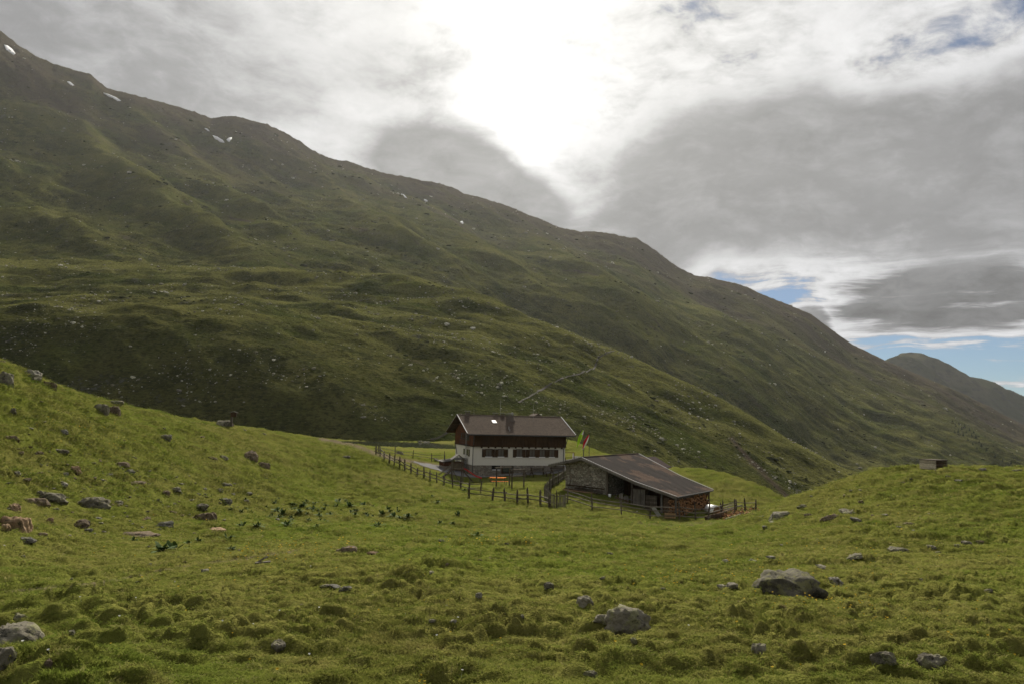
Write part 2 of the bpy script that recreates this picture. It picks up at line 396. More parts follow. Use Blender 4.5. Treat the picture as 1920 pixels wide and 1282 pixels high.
def m_noise(u, Y, Ys):
    x = u * Y
    ac = x * 0.55 + Y * 0.84; al = x * 0.84 - Y * 0.55
    wob = 25 * pn(x / 120, Y / 120, 41)
    up = sstep(Ys[:, 4] * 0.98, Ys[:, 6] * 1.05, Y)                # 0 on the near bench, 1 on the main slope
    g = .5 + .8 * pn((ac + wob) / 58, al / 230, 42) + .75 * (.25 - np.abs(pn((ac + wob) / 66, al / 260, 40)))       # ribs and gullies down the slope
    g2 = .5 + .6 * pn((ac + wob) / 22, al / 90, 43) + .9 * (.25 - np.abs(pn((ac + wob) / 27, al / 110, 39)))
    topf = 1 - .55 * sstep(Ys[:, 6], Ys[:, 8], Y)
    a2 = x * .80 + Y * .60; l2 = x * .60 - Y * .80
    g3 = .25 - np.abs(pn((a2 + wob) / 72, l2 / 240, 38))
    z = up * topf * (12 * (g - 0.5) + 5.0 * (g2 - 0.5) + 16 * g3)
    z = z + up * 9 * fbm(x / 130, Y / 130, 3, 44)
    lo = 1 - up
    ter = pn(x / 85 + 0.6 * pn(x / 40, Y / 40, 50), Y / 26, 45)
    bench = sstep(Ys[:, 1] * 1.06, Ys[:, 2], Y) * lo
    z = z + bench * (3.6 * ter + 2.8 * pn(x / 38, Y / 15, 46) + 1.6 * np.abs(pn(x / 14, Y / 9, 49)))
    scarp = lo * (1 - sstep(Ys[:, 2] * .98, Ys[:, 3], Y))
    z = z + scarp * 1.5 * (1 - np.abs(pn((ac) / 17, al / 60, 47)) * 2.0 - .5) + lo * 2.2 * pn(x / 22, Y / 22, 48)
    amp = 0.35 + 0.65 * sstep(300, 900, Y)
    f = fbm(x / 16, Y / 16, 4, 51, 0.55)
    rid = 1 - np.abs(fbm(x / 30, Y / 30, 4, 53, 0.55)) * 2
    high = sstep(Ys[:, 6], Ys[:, 8], Y)
    z = z + amp * 2.2 * f + high * (2.2 * np.clip(rid, -0.5, 1) + 5.0 * np.clip(pn(x / 13, Y / 26, 66) - .12, 0, 1)) 
    z = z + 0.35 * pn(x / 3.0, Y / 3.0, 57) + 0.25 * pn(x / 1.5, Y / 1.7, 58) * (1 - high)
    foot = sstep(242, 268, Y)
    crest = 1 - 0.84 * np.exp(-((np.log(Y) - np.log(Ys[:, 8])) / 0.05) ** 2)
    spur = 1 - 0.65 * np.exp(-((np.log(Y) - np.log(Ys[:, 4])) / 0.06) ** 2) * sstep(0.05, 0.2, u)
    return z * foot * crest * spur
def M(u, Y):
    u = np.atleast_1d(np.asarray(u, float)); Y = np.atleast_1d(np.asarray(Y, float))
    u, Y = np.broadcast_arrays(u, Y); sh = u.shape; u = u.ravel(); Y = Y.ravel()
    o = np.empty(u.size)
    for i in range(0, u.size, 100000):
        s = slice(i, i + 100000)
        b, Ys = m_base(u[s], Y[s]); o[s] = b + m_noise(u[s], Y[s], Ys) + m_folds(u[s], Y[s], Ys, b)
    return o.reshape(sh)
_YM = np.exp(np.linspace(math.log(245.0), math.log(1900.0), 420))
def mnt(px, py):
    u, t = to_uv(px, py); f = lambda q: M(np.full(q.shape, u), q)
    z = f(_YM)
    if (z - CZ >= t * _YM).any(): y, zz = _first(f, _YM, t)
    else: i = int(np.argmax((z - CZ) / _YM)); y, zz = _YM[i], z[i]
    return Vector((u * y, y, zz))

# ------------------------------------------------------------------ object helpers
def set_props(o, label=None, cat=None, group=None, kind=None):
    if label: o["label"] = label
    if cat: o["category"] = cat
    if group: o["group"] = group
    if kind: o["kind"] = kind
    return o
def mesh_obj(name, verts, faces, mat=None, parent=None, smooth=False):
    me = bpy.data.meshes.new(name)
    me.from_pydata([tuple(map(float, v)) for v in verts], [], faces); me.update()
    if mat: me.materials.append(mat)
    if smooth: me.polygons.foreach_set("use_smooth", [True] * len(me.polygons))
    o = bpy.data.objects.new(name, me); COL.objects.link(o)
    if parent: o.parent = parent
    return o
def grid_obj(name, X, Y, Z, mat, smooth=True):
    """big sheet from 2-D arrays"""
    r, c = X.shape
    me = bpy.data.meshes.new(name)
    co = np.stack([X, Y, Z], -1).reshape(-1, 3).astype(np.float32)
    idx = np.arange(r * c).reshape(r, c)
    f = np.stack([idx[:-1, :-1], idx[:-1, 1:], idx[1:, 1:], idx[1:, :-1]], -1).reshape(-1, 4).astype(np.int32)
    me.vertices.add(len(co)); me.vertices.foreach_set("co", co.ravel())
    me.loops.add(f.size); me.loops.foreach_set("vertex_index", f.ravel())
    me.polygons.add(len(f)); me.polygons.foreach_set("loop_start", np.arange(0, f.size, 4, dtype=np.int32))
    me.polygons.foreach_set("loop_total", np.full(len(f), 4, np.int32))
    me.polygons.foreach_set("use_smooth", np.full(len(f), smooth, bool))
    me.update(calc_edges=True); me.validate()
    me.materials.append(mat)
    o = bpy.data.objects.new(name, me); COL.objects.link(o); return o

def new_mat(name, rough=0.9, spec=0.2):
    m = bpy.data.materials.new(name); m.use_nodes = True
    nt = m.node_tree; b = nt.nodes['Principled BSDF']
    b.inputs['Roughness'].default_value = rough; b.inputs['Specular IOR Level'].default_value = spec
    return m, nt, b
def dull_mat(name):
    """plain diffuse surface: turf, soil"""
    m = bpy.data.materials.new(name); m.use_nodes = True; nt = m.node_tree; nt.nodes.clear()
    o = nt.nodes.new('ShaderNodeOutputMaterial'); b = nt.nodes.new('ShaderNodeBsdfDiffuse'); nt.links.new(b.outputs[0], o.inputs[0])
    return m, nt, b
def bump(nt, b, h, strength=0.5, dist=0.1):
    n = nt.nodes.new('ShaderNodeBump'); n.inputs['Strength'].default_value = strength; n.inputs['Distance'].default_value = dist
    nt.links.new(h.sock, n.inputs['Height']); nt.links.new(n.outputs[0], b.inputs['Normal'])
def wpos(nt):
    g = nt.nodes.new('ShaderNodeNewGeometry'); return g.outputs['Position']

# ------------------------------------------------------------------ terrain materials
def mat_meadow():
    m, nt, b = dull_mat("meadow_turf")
    P = wpos(nt)
    a = noise(nt, P, 0.11, 4, 0.6); c = noise(nt, P, 0.8, 5, 0.65); d = noise(nt, P, 4.5, 4, 0.7); e = noise(nt, P, 22.0, 3, 0.7)
    col = mixc(nt, a.ss(0.36, 0.64), (0.088, 0.104, 0.018), (0.120, 0.112, 0.032))
    col = mixc(nt, c.ss(0.46, 0.72), col, (0.120, 0.118, 0.032))
    col = mixc(nt, d.ss(0.54, 0.74) * 0.65, col, (0.040, 0.055, 0.011))
    col = mixc(nt, e.ss(0.35, 0.75) * 0.4, col, (0.105, 0.115, 0.024))
    soil = noise(nt, vop(nt, 'ADD', P, (31.0, 7.0, 3.0)), 1.1, 5, 0.6).ss(0.66, 0.74)
    col = mixc(nt, soil * 0.75, col, (0.060, 0.044, 0.028))
    at = nt.nodes.new('ShaderNodeAttribute'); at.attribute_name = "dirt"
    dirt = E(nt, at.outputs['Fac'])
    dc = mixc(nt, d, (0.085, 0.064, 0.042), (0.15, 0.122, 0.088))
    col = mixc(nt, (dirt * 1.4 + c * 0.9 - 0.75).clamp(), col, dc)
    nt.links.new(col, b.inputs['Color'])
    bump(nt, b, d * 0.6 + e * 0.35 + c * 0.4, 0.9, 0.12)
    return m
def mat_mountain():
    m, nt, b = dull_mat("mountain_turf_and_scree")
    P = wpos(nt); x, y, z = vsep(nt, P)
    along = vcomb(nt, (x * 0.62 + y * 0.78) * 1.0, (x * 0.78 - y * 0.62) * 0.22, z * 0.25)
    a = noise(nt, P, 0.012, 5, 0.6); s = noise(nt, along, 0.035, 5, 0.62, 0.3)
    c = noise(nt, P, 0.07, 5, 0.66); d = noise(nt, P, 0.42, 5, 0.7); e = noise(nt, P, 1.7, 4, 0.7)
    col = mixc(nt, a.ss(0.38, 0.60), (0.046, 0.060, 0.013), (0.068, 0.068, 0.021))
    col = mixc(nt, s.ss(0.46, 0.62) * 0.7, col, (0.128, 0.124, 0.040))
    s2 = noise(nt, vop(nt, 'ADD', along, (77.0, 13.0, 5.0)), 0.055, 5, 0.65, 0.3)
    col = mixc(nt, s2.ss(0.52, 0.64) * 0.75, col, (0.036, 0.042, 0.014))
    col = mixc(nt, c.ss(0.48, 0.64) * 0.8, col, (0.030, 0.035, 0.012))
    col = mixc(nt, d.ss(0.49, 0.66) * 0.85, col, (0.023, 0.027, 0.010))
    col = mixc(nt, e.ss(0.55, 0.75) * 0.45, col, (0.120, 0.115, 0.040))
    at = nt.nodes.new('ShaderNodeAttribute'); at.attribute_name = "sunlit"; sunlit = E(nt, at.outputs['Fac'])
    col = mixc(nt, (sunlit * (0.35 + 0.9 * d + 0.4 * (1.0 - c))).clamp() * 0.85, col, mixc(nt, e, (0.118, 0.120, 0.034), (0.172, 0.165, 0.056)))  # sunlit tops and crest put into the turf colour
    f1 = noise(nt, vop(nt, 'MULTIPLY', P, (0.7, 1.0, 2.0)), 0.9, 3, 0.72)
    col = mixc(nt, f1.ss(0.53, 0.61) * 0.72, col, (0.022, 0.026, 0.010))
    col = mixc(nt, f1.ss(0.45, 0.37) * 0.6, col, (0.105, 0.106, 0.040))
    # bare brown scree, mostly near the crest
    hi = (z + (a - 0.5) * 420.0 + (x * 0.17))
    scree = hi.ss(235.0, 400.0) * noise(nt, along, 0.028, 5, 0.6).ss(0.38, 0.56)
    patch = noise(nt, vop(nt, 'ADD', along, (300.0, 50.0, 0.0)), 0.022, 5, 0.62).ss(0.635, 0.70)
    ab = nt.nodes.new('ShaderNodeAttribute'); ab.attribute_name = "bare"
    scree = (E(nt, ab.outputs['Fac']) * (0.55 + 0.8 * c)).clamp().max(patch * 0.8)
    col = mixc(nt, (scree * (0.55 + d * 0.6)).clamp(), col, mixc(nt, e, (0.050, 0.038, 0.030), (0.095, 0.074, 0.058)))
    rock = noise(nt, vop(nt, 'ADD', P, (90.0, 0.0, 40.0)), 0.045, 6, 0.7).ss(0.60, 0.68) * d.ss(0.45, 0.62)
    col = mixc(nt, rock * 0.8, col, mixc(nt, e, (0.05, 0.05, 0.045), (0.16, 0.155, 0.14)))
    # scattered pale stones too small to build
    vd = E(nt, voronoi(nt, P, 0.55)); st = (vd.ss(0.17, 0.10)) * noise(nt, P, 0.035, 4, 0.6).ss(0.50, 0.64)
    col = mixc(nt, st * 0.75, col, (0.20, 0.195, 0.17))
    nt.links.new(col, b.inputs['Color'])
    bump(nt, b, d * 1.3 + e * 0.5 + c * 3.0, 1.0, 2.2)
    return m
def mat_far():
    m, nt, b = dull_mat("far_mountain_turf")
    P = wpos(nt); a = noise(nt, P, 0.006, 6, 0.65); c = noise(nt, P, 0.03, 5, 0.65)
    col = mixc(nt, a.ss(0.4, 0.62), (0.026, 0.032, 0.014), (0.044, 0.043, 0.024))
    col = mixc(nt, c.ss(0.5, 0.65), col, (0.020, 0.022, 0.016))
    nt.links.new(col, b.inputs['Color']); bump(nt, b, c, 1.0, 6.0)
    return m
MEADOW_MAT = mat_meadow(); MOUNT_MAT = mat_mountain()

# ------------------------------------------------------------------ sheets
_uf = np.concatenate([np.linspace(-1.0, -0.72, 26)[:-1], np.linspace(-0.72, 0.72, 740), np.linspace(0.72, 1.0, 26)[1:]])
_yv = np.exp(np.linspace(math.log(2.2), math.log(252.0), 720))
UU, YY = np.meshgrid(_uf, _yv)
ZZ = H(UU, YY)
meadow = grid_obj("meadow", UU * YY, YY, ZZ, MEADOW_MAT); set_props(meadow, kind="structure")
_lnY0, _lnYd = math.log(2.2), (math.log(252.0) - math.log(2.2)) / 719.0
def Hq(u, Y):
    """quick height from the finished sheet"""
    fi = np.clip(np.interp(u, _uf, np.arange(len(_uf))), 0, len(_uf) - 1.001); fj = np.clip((np.log(Y) - _lnY0) / _lnYd, 0, 718.999)
    i = fi.astype(int); j = fj.astype(int); a = fi - i; b = fj - j
    return (ZZ[j, i] * (1 - a) + ZZ[j, i + 1] * a) * (1 - b) + (ZZ[j + 1, i] * (1 - a) + ZZ[j + 1, i + 1] * a) * b
_pxm, _pym = pix_of(UU, YY, ZZ)
dirt = 0.75 * np.exp(-(path_dist(_pxm, _pym) / 2.6) ** 2) * (YY < 60)
def poly_dist(P, px, py, sx=1.0):
    d = np.full(np.shape(px), 1e9)
    for (a, b) in zip(P[:-1], P[1:]):
        L2 = (b[0]-a[0])**2 + (b[1]-a[1])**2
        t = np.clip(((px-a[0])*(b[0]-a[0]) + (py-a[1])*(b[1]-a[1])) / L2, 0, 1)
        d = np.minimum(d, np.hypot(px-a[0]-t*(b[0]-a[0]), py-a[1]-t*(b[1]-a[1])))
    return d
_tr = [(600,822),(660,832),(700,848),(735,858),(790,868),(830,874)]      # track from the yard past the pond
dirt = np.maximum(dirt, 0.9 * np.exp(-(poly_dist(_tr, _pxm, _pym) / 5.0) ** 2) * (YY > 95) * (YY < 175))
dirt = np.maximum(dirt, 0.6 * np.exp(-(poly_dist([(1200,982),(1290,982),(1350,978)], _pxm, _pym) / 6.0) ** 2) * (YY > 70) * (YY < 110))
at = meadow.data.attributes.new("dirt", 'FLOAT', 'POINT'); at.data.foreach_set("value", dirt.ravel().astype(np.float32))

_um = np.linspace(-0.86, 0.86, 900)
_ym = np.exp(np.linspace(math.log(236.0), math.log(2060.0), 680))
UM, YM2 = np.meshgrid(_um, _ym)
M_Z = M(UM, YM2)
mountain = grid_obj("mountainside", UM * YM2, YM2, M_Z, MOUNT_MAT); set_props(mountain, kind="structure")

def mountain_sunlit():
    """sunlight painted in as yellower turf on the bench tops, the spur crest and the rib tops"""
    u = UM.ravel(); Y = YM2.ravel(); o = np.empty(u.size); q = np.empty(u.size)
    for i in range(0, u.size, 100000):
        s = slice(i, i + 100000); _, Ys = m_base(u[s], Y[s]); yy = Y[s]; x = u[s] * yy
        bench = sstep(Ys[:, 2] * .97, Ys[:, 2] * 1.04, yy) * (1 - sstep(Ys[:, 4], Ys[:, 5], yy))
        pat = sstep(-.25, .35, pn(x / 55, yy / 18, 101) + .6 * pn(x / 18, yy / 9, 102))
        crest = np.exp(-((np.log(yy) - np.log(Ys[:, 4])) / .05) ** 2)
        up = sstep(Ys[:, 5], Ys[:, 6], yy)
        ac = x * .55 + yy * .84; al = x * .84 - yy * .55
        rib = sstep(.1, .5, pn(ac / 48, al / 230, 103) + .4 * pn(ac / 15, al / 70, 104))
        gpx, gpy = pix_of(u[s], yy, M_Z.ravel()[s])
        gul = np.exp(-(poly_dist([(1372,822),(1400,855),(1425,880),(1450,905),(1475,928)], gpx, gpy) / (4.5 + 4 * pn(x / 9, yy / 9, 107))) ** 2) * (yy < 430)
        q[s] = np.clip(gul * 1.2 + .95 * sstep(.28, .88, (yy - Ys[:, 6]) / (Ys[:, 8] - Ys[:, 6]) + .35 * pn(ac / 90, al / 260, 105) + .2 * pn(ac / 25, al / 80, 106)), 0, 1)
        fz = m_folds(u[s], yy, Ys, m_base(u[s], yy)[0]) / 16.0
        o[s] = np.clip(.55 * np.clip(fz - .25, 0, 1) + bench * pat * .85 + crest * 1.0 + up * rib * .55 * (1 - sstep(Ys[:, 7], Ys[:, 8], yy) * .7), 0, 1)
    a = mountain.data.attributes.new("bare", 'FLOAT', 'POINT'); a.data.foreach_set("value", q.astype(np.float32))
    a = mountain.data.attributes.new("sunlit", 'FLOAT', 'POINT'); a.data.foreach_set("value", o.astype(np.float32))
mountain_sunlit()
def build_far():
    sx = [1500,1640,1668,1690,1712,1735,1760,1800,1850,1920,2050,2300]; sy = [760,700,685,671,668,672,685,705,722,752,800,900]
    us = np.linspace(0.33, 0.95, 260); pxs = 960 + us * FPX
    py = np.interp(pxs, sx, sy)
    d = FWD[None] + ((pxs - 960) / FPX)[:, None] * RGT - ((py - 641) / FPX)[:, None] * UPV
    tz = d[:, 2] / d[:, 1]
    rows = np.linspace(0, 1, 140); Yr = 1900 + 900 * rows
    crest = CZ + tz * 2950.0
    U, R = np.meshgrid(us, rows); Yg = 2250 + 900 * R
    prof = np.where(R < 0.778, sstep(-0.15, 0.85, R / 0.778) ** 0.9, 1 - (R - 0.778) * 1.6)
    base = -260.0
    Z = base + (crest[None] - base) * prof / np.max(prof)
    x = U * Yg
    k = 1 - np.exp(-((R - 0.778) / 0.05) ** 2) * 0.8
    Z = Z + k * (40 * (0.5 - np.abs(pn((x * .8 + Yg * .6) / 150, (x * .6 - Yg * .8) / 420, 61)) * 2) + 14 * fbm(x / 90, Yg / 90, 4, 62))
    o = grid_obj("far_mountain", x, Yg, Z, mat_far()); set_props(o, kind="structure")
build_far()

# ------------------------------------------------------------------ the air between
def build_haze():
    m = bpy.data.materials.new("mountain_air"); m.use_nodes = True; nt = m.node_tree; nt.nodes.clear()
    o = nt.nodes.new('ShaderNodeOutputMaterial'); v = nt.nodes.new('ShaderNodeVolumePrincipled')
    v.inputs['Color'].default_value = (0.92, 0.95, 1.0, 1); v.inputs['Density'].default_value = HAZE
    v.inputs['Anisotropy'].default_value = 0.55
    nt.links.new(v.outputs[0], o.inputs['Volume'])
    x, y0, y1, z0, z1 = 3200, -60, 3300, -420, 1050
    vs = [(a, b, c) for a in (-x, x) for b in (y0, y1) for c in (z0, z1)]
    fs = [(0,1,3,2),(4,6,7,5),(0,4,5,1),(2,3,7,6),(0,2,6,4),(1,5,7,3)]
    h = mesh_obj("haze", vs, fs, m); set_props(h, kind="stuff")
HAZE = 0.00002
build_haze()
# ------------------------------------------------------------------ mesh builder
class MB:
    def __init__(s): s.v = []; s.f = []
    def add(s, vs, fs):
        n = len(s.v); s.v += [tuple(map(float, p)) for p in vs]; s.f += [tuple(i + n for i in f) for f in fs]; return s
    def box(s, x0, x1, y0, y1, z0, z1):
        return s.add([(x0,y0,z0),(x1,y0,z0),(x1,y1,z0),(x0,y1,z0),(x0,y0,z1),(x1,y0,z1),(x1,y1,z1),(x0,y1,z1)],
                     [(3,2,1,0),(4,5,6,7),(0,1,5,4),(1,2,6,5),(2,3,7,6),(3,0,4,7)])
    def hexa(s, p):
        """eight corners: bottom four counter-clockwise, top four"""
        return s.add(p, [(3,2,1,0),(4,5,6,7),(0,1,5,4),(1,2,6,5),(2,3,7,6),(3,0,4,7)])
    def beam(s, a, b, w, h=None, up=(0, 0, 1), w2=None):
        a = Vector(a); b = Vector(b); h = w if h is None else h; d = (b - a).normalized(); u = Vector(up)
        if abs(d.dot(u)) > 0.98: u = Vector((0, 1, 0))
        r = d.cross(u).normalized(); u = r.cross(d); k = 1.0 if w2 is None else w2 / w
        c = []
        for p, q in ((a, 1.0), (b, k)):
            c += [p - r * w * q / 2 - u * h * q / 2, p + r * w * q / 2 - u * h * q / 2, p + r * w * q / 2 + u * h * q / 2, p - r * w * q / 2 + u * h * q / 2]
        return s.add(c, [(3,2,1,0),(4,5,6,7),(0,1,5,4),(1,2,6,5),(2,3,7,6),(3,0,4,7)])
    def tube(s, pts, r, n=8, r2=None, cap=True, jit=0.0):
        pts = [Vector(p) for p in pts]; k = len(pts); vs = []
        for i, p in enumerate(pts):
            d = (pts[min(i + 1, k - 1)] - pts[max(i - 1, 0)]).normalized()
            a = d.cross(Vector((0, 0, 1)) if abs(d.z) < 0.9 else Vector((1, 0, 0))).normalized(); b = d.cross(a)
            rr = r if r2 is None else r + (r2 - r) * i / (k - 1)
            for j in range(n):
                t = 2 * math.pi * j / n; q = rr * (1 + random.uniform(-jit, jit))
                vs.append(p + a * math.cos(t) * q + b * math.sin(t) * q)
        fs = [(i*n+j, i*n+(j+1) % n, (i+1)*n+(j+1) % n, (i+1)*n+j) for i in range(k - 1) for j in range(n)]
        if cap: fs += [tuple(range(n))[::-1], tuple(range((k-1)*n, k*n))]
        return s.add(vs, fs)
    def prism(s, poly, dirv):
        """extrude a planar polygon (3-D points) along dirv"""
        n = len(poly); d = Vector(dirv); p = [Vector(q) for q in poly]
        return s.add(p + [q + d for q in p], [tuple(range(n))[::-1], tuple(range(n, 2*n))] + [(i, (i+1) % n, n + (i+1) % n, n + i) for i in range(n)])
    def build(s, name, mat, parent=None, smooth=False):
        o = mesh_obj(name, s.v, s.f, mat, parent, smooth)
        bm = bmesh.new(); bm.from_mesh(o.data); bmesh.ops.recalc_face_normals(bm, faces=bm.faces); bm.to_mesh(o.data); bm.free()
        return o
def empty(name, loc, rz=0.0, label=None, cat=None, group=None):
    o = bpy.data.objects.new(name, None); COL.objects.link(o)
    o.location = loc; o.rotation_euler = (0, 0, rz); o.empty_display_size = 0.3
    return set_props(o, label, cat, group)
def share(name, src, parent, loc, rz=0.0, scale=1.0, rot=None):
    o = bpy.data.objects.new(name, src.data if hasattr(src, 'data') else src); COL.objects.link(o)
    o.parent = parent; o.location = loc; o.rotation_euler = rot if rot else (0, 0, rz)
    o.scale = (scale,) * 3 if not isinstance(scale, tuple) else scale
    return o
def mpp(Y): return Y / FPX                     # metres per photo pixel at a distance

# ------------------------------------------------------------------ object materials
def opos(nt):
    t = nt.nodes.new('ShaderNodeTexCoord'); return t.outputs['Object']
def orand(nt):
    n = nt.nodes.new('ShaderNodeObjectInfo'); return E(nt, n.outputs['Random'])
def mat_wood(name, c1, c2, c3, sc=1.0, axis=2, rough=0.85):
    m, nt, b = new_mat(name, rough, 0.04)
    P = wpos(nt); k = [6.0 * sc] * 3; k[axis] = 0.8 * sc
    g = noise(nt, vop(nt, 'MULTIPLY', P, tuple(k)), 1.6, 5, 0.65)
    w = noise(nt, P, 0.7, 4, 0.6); r = orand(nt)
    col = mixc(nt, g.ss(0.35, 0.68), c1, c2)
    col = mixc(nt, w.ss(0.42, 0.66) * 0.7, col, c3)
    col = scalec(nt, col, 0.72 + r * 0.56)
    nt.links.new(col, b.inputs['Base Color']); bump(nt, b, g, 0.5, 0.02)
    return m
WOOD_DARK = mat_wood("sun_browned_timber", (0.038, 0.022, 0.012), (0.068, 0.040, 0.019), (0.026, 0.017, 0.011))
WOOD_RED = mat_wood("red_brown_timber", (0.078, 0.031, 0.014), (0.112, 0.046, 0.020), (0.048, 0.022, 0.012))
WOOD_OLD = mat_wood("weathered_timber", (0.076, 0.062, 0.046), (0.135, 0.113, 0.086), (0.050, 0.040, 0.030))
WOOD_GREY = mat_wood("silvered_timber", (0.110, 0.100, 0.084), (0.190, 0.172, 0.145), (0.075, 0.064, 0.050))
WOOD_RAIL = mat_wood("silvered_rail", (0.120, 0.105, 0.082), (0.215, 0.190, 0.150), (0.070, 0.058, 0.044), axis=0)
WOOD_PLANK = mat_wood("old_brown_plank", (0.060, 0.040, 0.026), (0.125, 0.085, 0.055), (0.045, 0.032, 0.024), axis=0)
WOOD_PALE = mat_wood("bleached_timber", (0.34, 0.295, 0.215), (0.50, 0.44, 0.33), (0.26, 0.22, 0.16), axis=0)
WOOD_NEW = mat_wood("fresh_cut_timber", (0.26, 0.17, 0.085), (0.36, 0.24, 0.13), (0.20, 0.13, 0.07))
def mat_logs():
    m, nt, b = new_mat("split_firewood", 0.9, 0.04); g = nt.nodes.new('ShaderNodeNewGeometry'); r = E(nt, g.outputs['Random Per Island'])
    n = noise(nt, wpos(nt), 9.0, 3, 0.6); col = mixc(nt, r, (0.16, 0.075, 0.032), (0.46, 0.255, 0.125)); col = mixc(nt, (r * 7.13)._m('FRACT', r * 7.13).ss(0.62, 0.8), col, (0.07, 0.045, 0.030))
    nt.links.new(scalec(nt, col, 0.65 + n * 0.7), b.inputs['Base Color']); return m
LOGM = mat_logs()
def mat_plain(name, c, rough=0.6, spec=0.3, metal=0.0, var=0.12, sc=2.0):
    m, nt, b = new_mat(name, rough, spec); P = wpos(nt)
    n = noise(nt, P, sc, 5, 0.65)
    nt.links.new(scalec(nt, c, 1.0 - var + n * 2 * var), b.inputs['Base Color']); b.inputs['Metallic'].default_value = metal
    return m
METAL = mat_plain("zinc_sheet", (0.26, 0.26, 0.25), 0.75, 0.2, 0.0)
METAL_DARK = mat_plain("dark_metal", (0.05, 0.05, 0.05), 0.7, 0.2, 0.0)
COPPER = mat_plain("brown_metal", (0.105, 0.085, 0.070), 0.6, 0.3, 0.2)
WHITE = mat_plain("white_paint", (0.74, 0.74, 0.72), 0.6, 0.3)
SNOW = mat_plain("old_snow", (0.60, 0.60, 0.60), 0.9, 0.1, 0, 0.06, 0.3)
RED = mat_plain("red_plastic", (0.42, 0.022, 0.022), 0.4, 0.4)
ORANGE = mat_plain("orange_lacquered_board", (0.66, 0.185, 0.02), 0.85, 0.04)
GREEN_FLAG = mat_plain("lime_green_cloth", (0.36, 0.62, 0.03), 0.8, 0.1)
RED_FLAG = mat_plain("red_cloth", (0.52, 0.016, 0.030), 0.8, 0.1)
WHITE_FLAG = mat_plain("white_cloth", (0.78, 0.78, 0.77), 0.8, 0.1)
CANVAS = mat_plain("beige_canvas", (0.46, 0.36, 0.24), 0.9, 0.1)
BLACK = mat_plain("dark_opening", (0.012, 0.011, 0.010), 0.9, 0.05)
SLATE = mat_plain("slate_slab", (0.115, 0.108, 0.098), 0.95, 0.05, 0, 0.4, 3.0)
def mat_glass():
    m, nt, b = new_mat("window_glass", 0.06, 0.6)
    n = noise(nt, wpos(nt), 1.3, 2, 0.5)
    nt.links.new(mixc(nt, n, (0.022, 0.028, 0.026), (0.050, 0.058, 0.052)), b.inputs['Base Color']); return m
GLASS = mat_glass()
def mat_curtain():
    m, nt, b = new_mat("curtained_glass", 0.10, 0.5); x, y, z = vsep(nt, wpos(nt))
    n = noise(nt, vop(nt, 'MULTIPLY', wpos(nt), (7.0, 7.0, 0.6)), 1.0, 3, 0.6)
    nt.links.new(mixc(nt, n, (0.050, 0.047, 0.040), (0.150, 0.140, 0.120)), b.inputs['Base Color']); return m
CURTAIN = mat_curtain()
def mat_plaster():
    m, nt, b = new_mat("cream_plaster", 0.92, 0.1); P = wpos(nt); x, y, z = vsep(nt, P)
    a = noise(nt, P, 0.45, 5, 0.6); s = noise(nt, vop(nt, 'MULTIPLY', P, (2.6, 2.6, 0.25)), 1.0, 5, 0.6); g = noise(nt, P, 14.0, 3, 0.6)
    col = mixc(nt, a, (0.53, 0.505, 0.435), (0.63, 0.605, 0.53))
    col = mixc(nt, s.ss(0.55, 0.75) * 0.30, col, (0.40, 0.375, 0.32))
    nt.links.new(col, b.inputs['Base Color']); bump(nt, b, g, 0.25, 0.02); return m
PLASTER = mat_plaster()
def mat_masonry(name, c1, c2, mortar, sc=2.6):
    m, nt, b = new_mat(name, 0.92, 0.1); P = wpos(nt)
    Q = vop(nt, 'ADD', vop(nt, 'MULTIPLY', P, (1.0, 1.0, 1.55)), vop(nt, 'MULTIPLY', noise(nt, P, 1.6, 3, 0.6, color=True), (0.25, 0.25, 0.25)))
    e = E(nt, voronoi(nt, Q, sc, 'DISTANCE_TO_EDGE')); vc = voronoi(nt, Q, sc, 'F1', 'Color')
    hs = vsep(nt, vc); g = noise(nt, P, 9.0, 4, 0.65)
    col = mixc(nt, hs[0], c1, c2); col = mixc(nt, hs[1].ss(0.5, 1.0) * 0.5, col, (0.16, 0.115, 0.085))
    col = mixc(nt, hs[2].ss(0.90, 0.94) * 0.5, col, (0.28, 0.27, 0.235))
    col = scalec(nt, col, 0.6 + g * 0.8)
    col = mixc(nt, e.ss(0.09, 0.02), col, mortar)
    nt.links.new(col, b.inputs['Base Color']); bump(nt, b, e.min(0.16) * 4.0 + g * 0.25, 0.9, 0.08); return m
STONE_BASE = mat_masonry("rubble_masonry", (0.140, 0.128, 0.105), (0.300, 0.265, 0.205), (0.150, 0.134, 0.108))
STONE_BARN = mat_masonry("mossy_rubble_masonry", (0.165, 0.152, 0.115), (0.380, 0.350, 0.268), (0.105, 0.096, 0.070), 2.4)
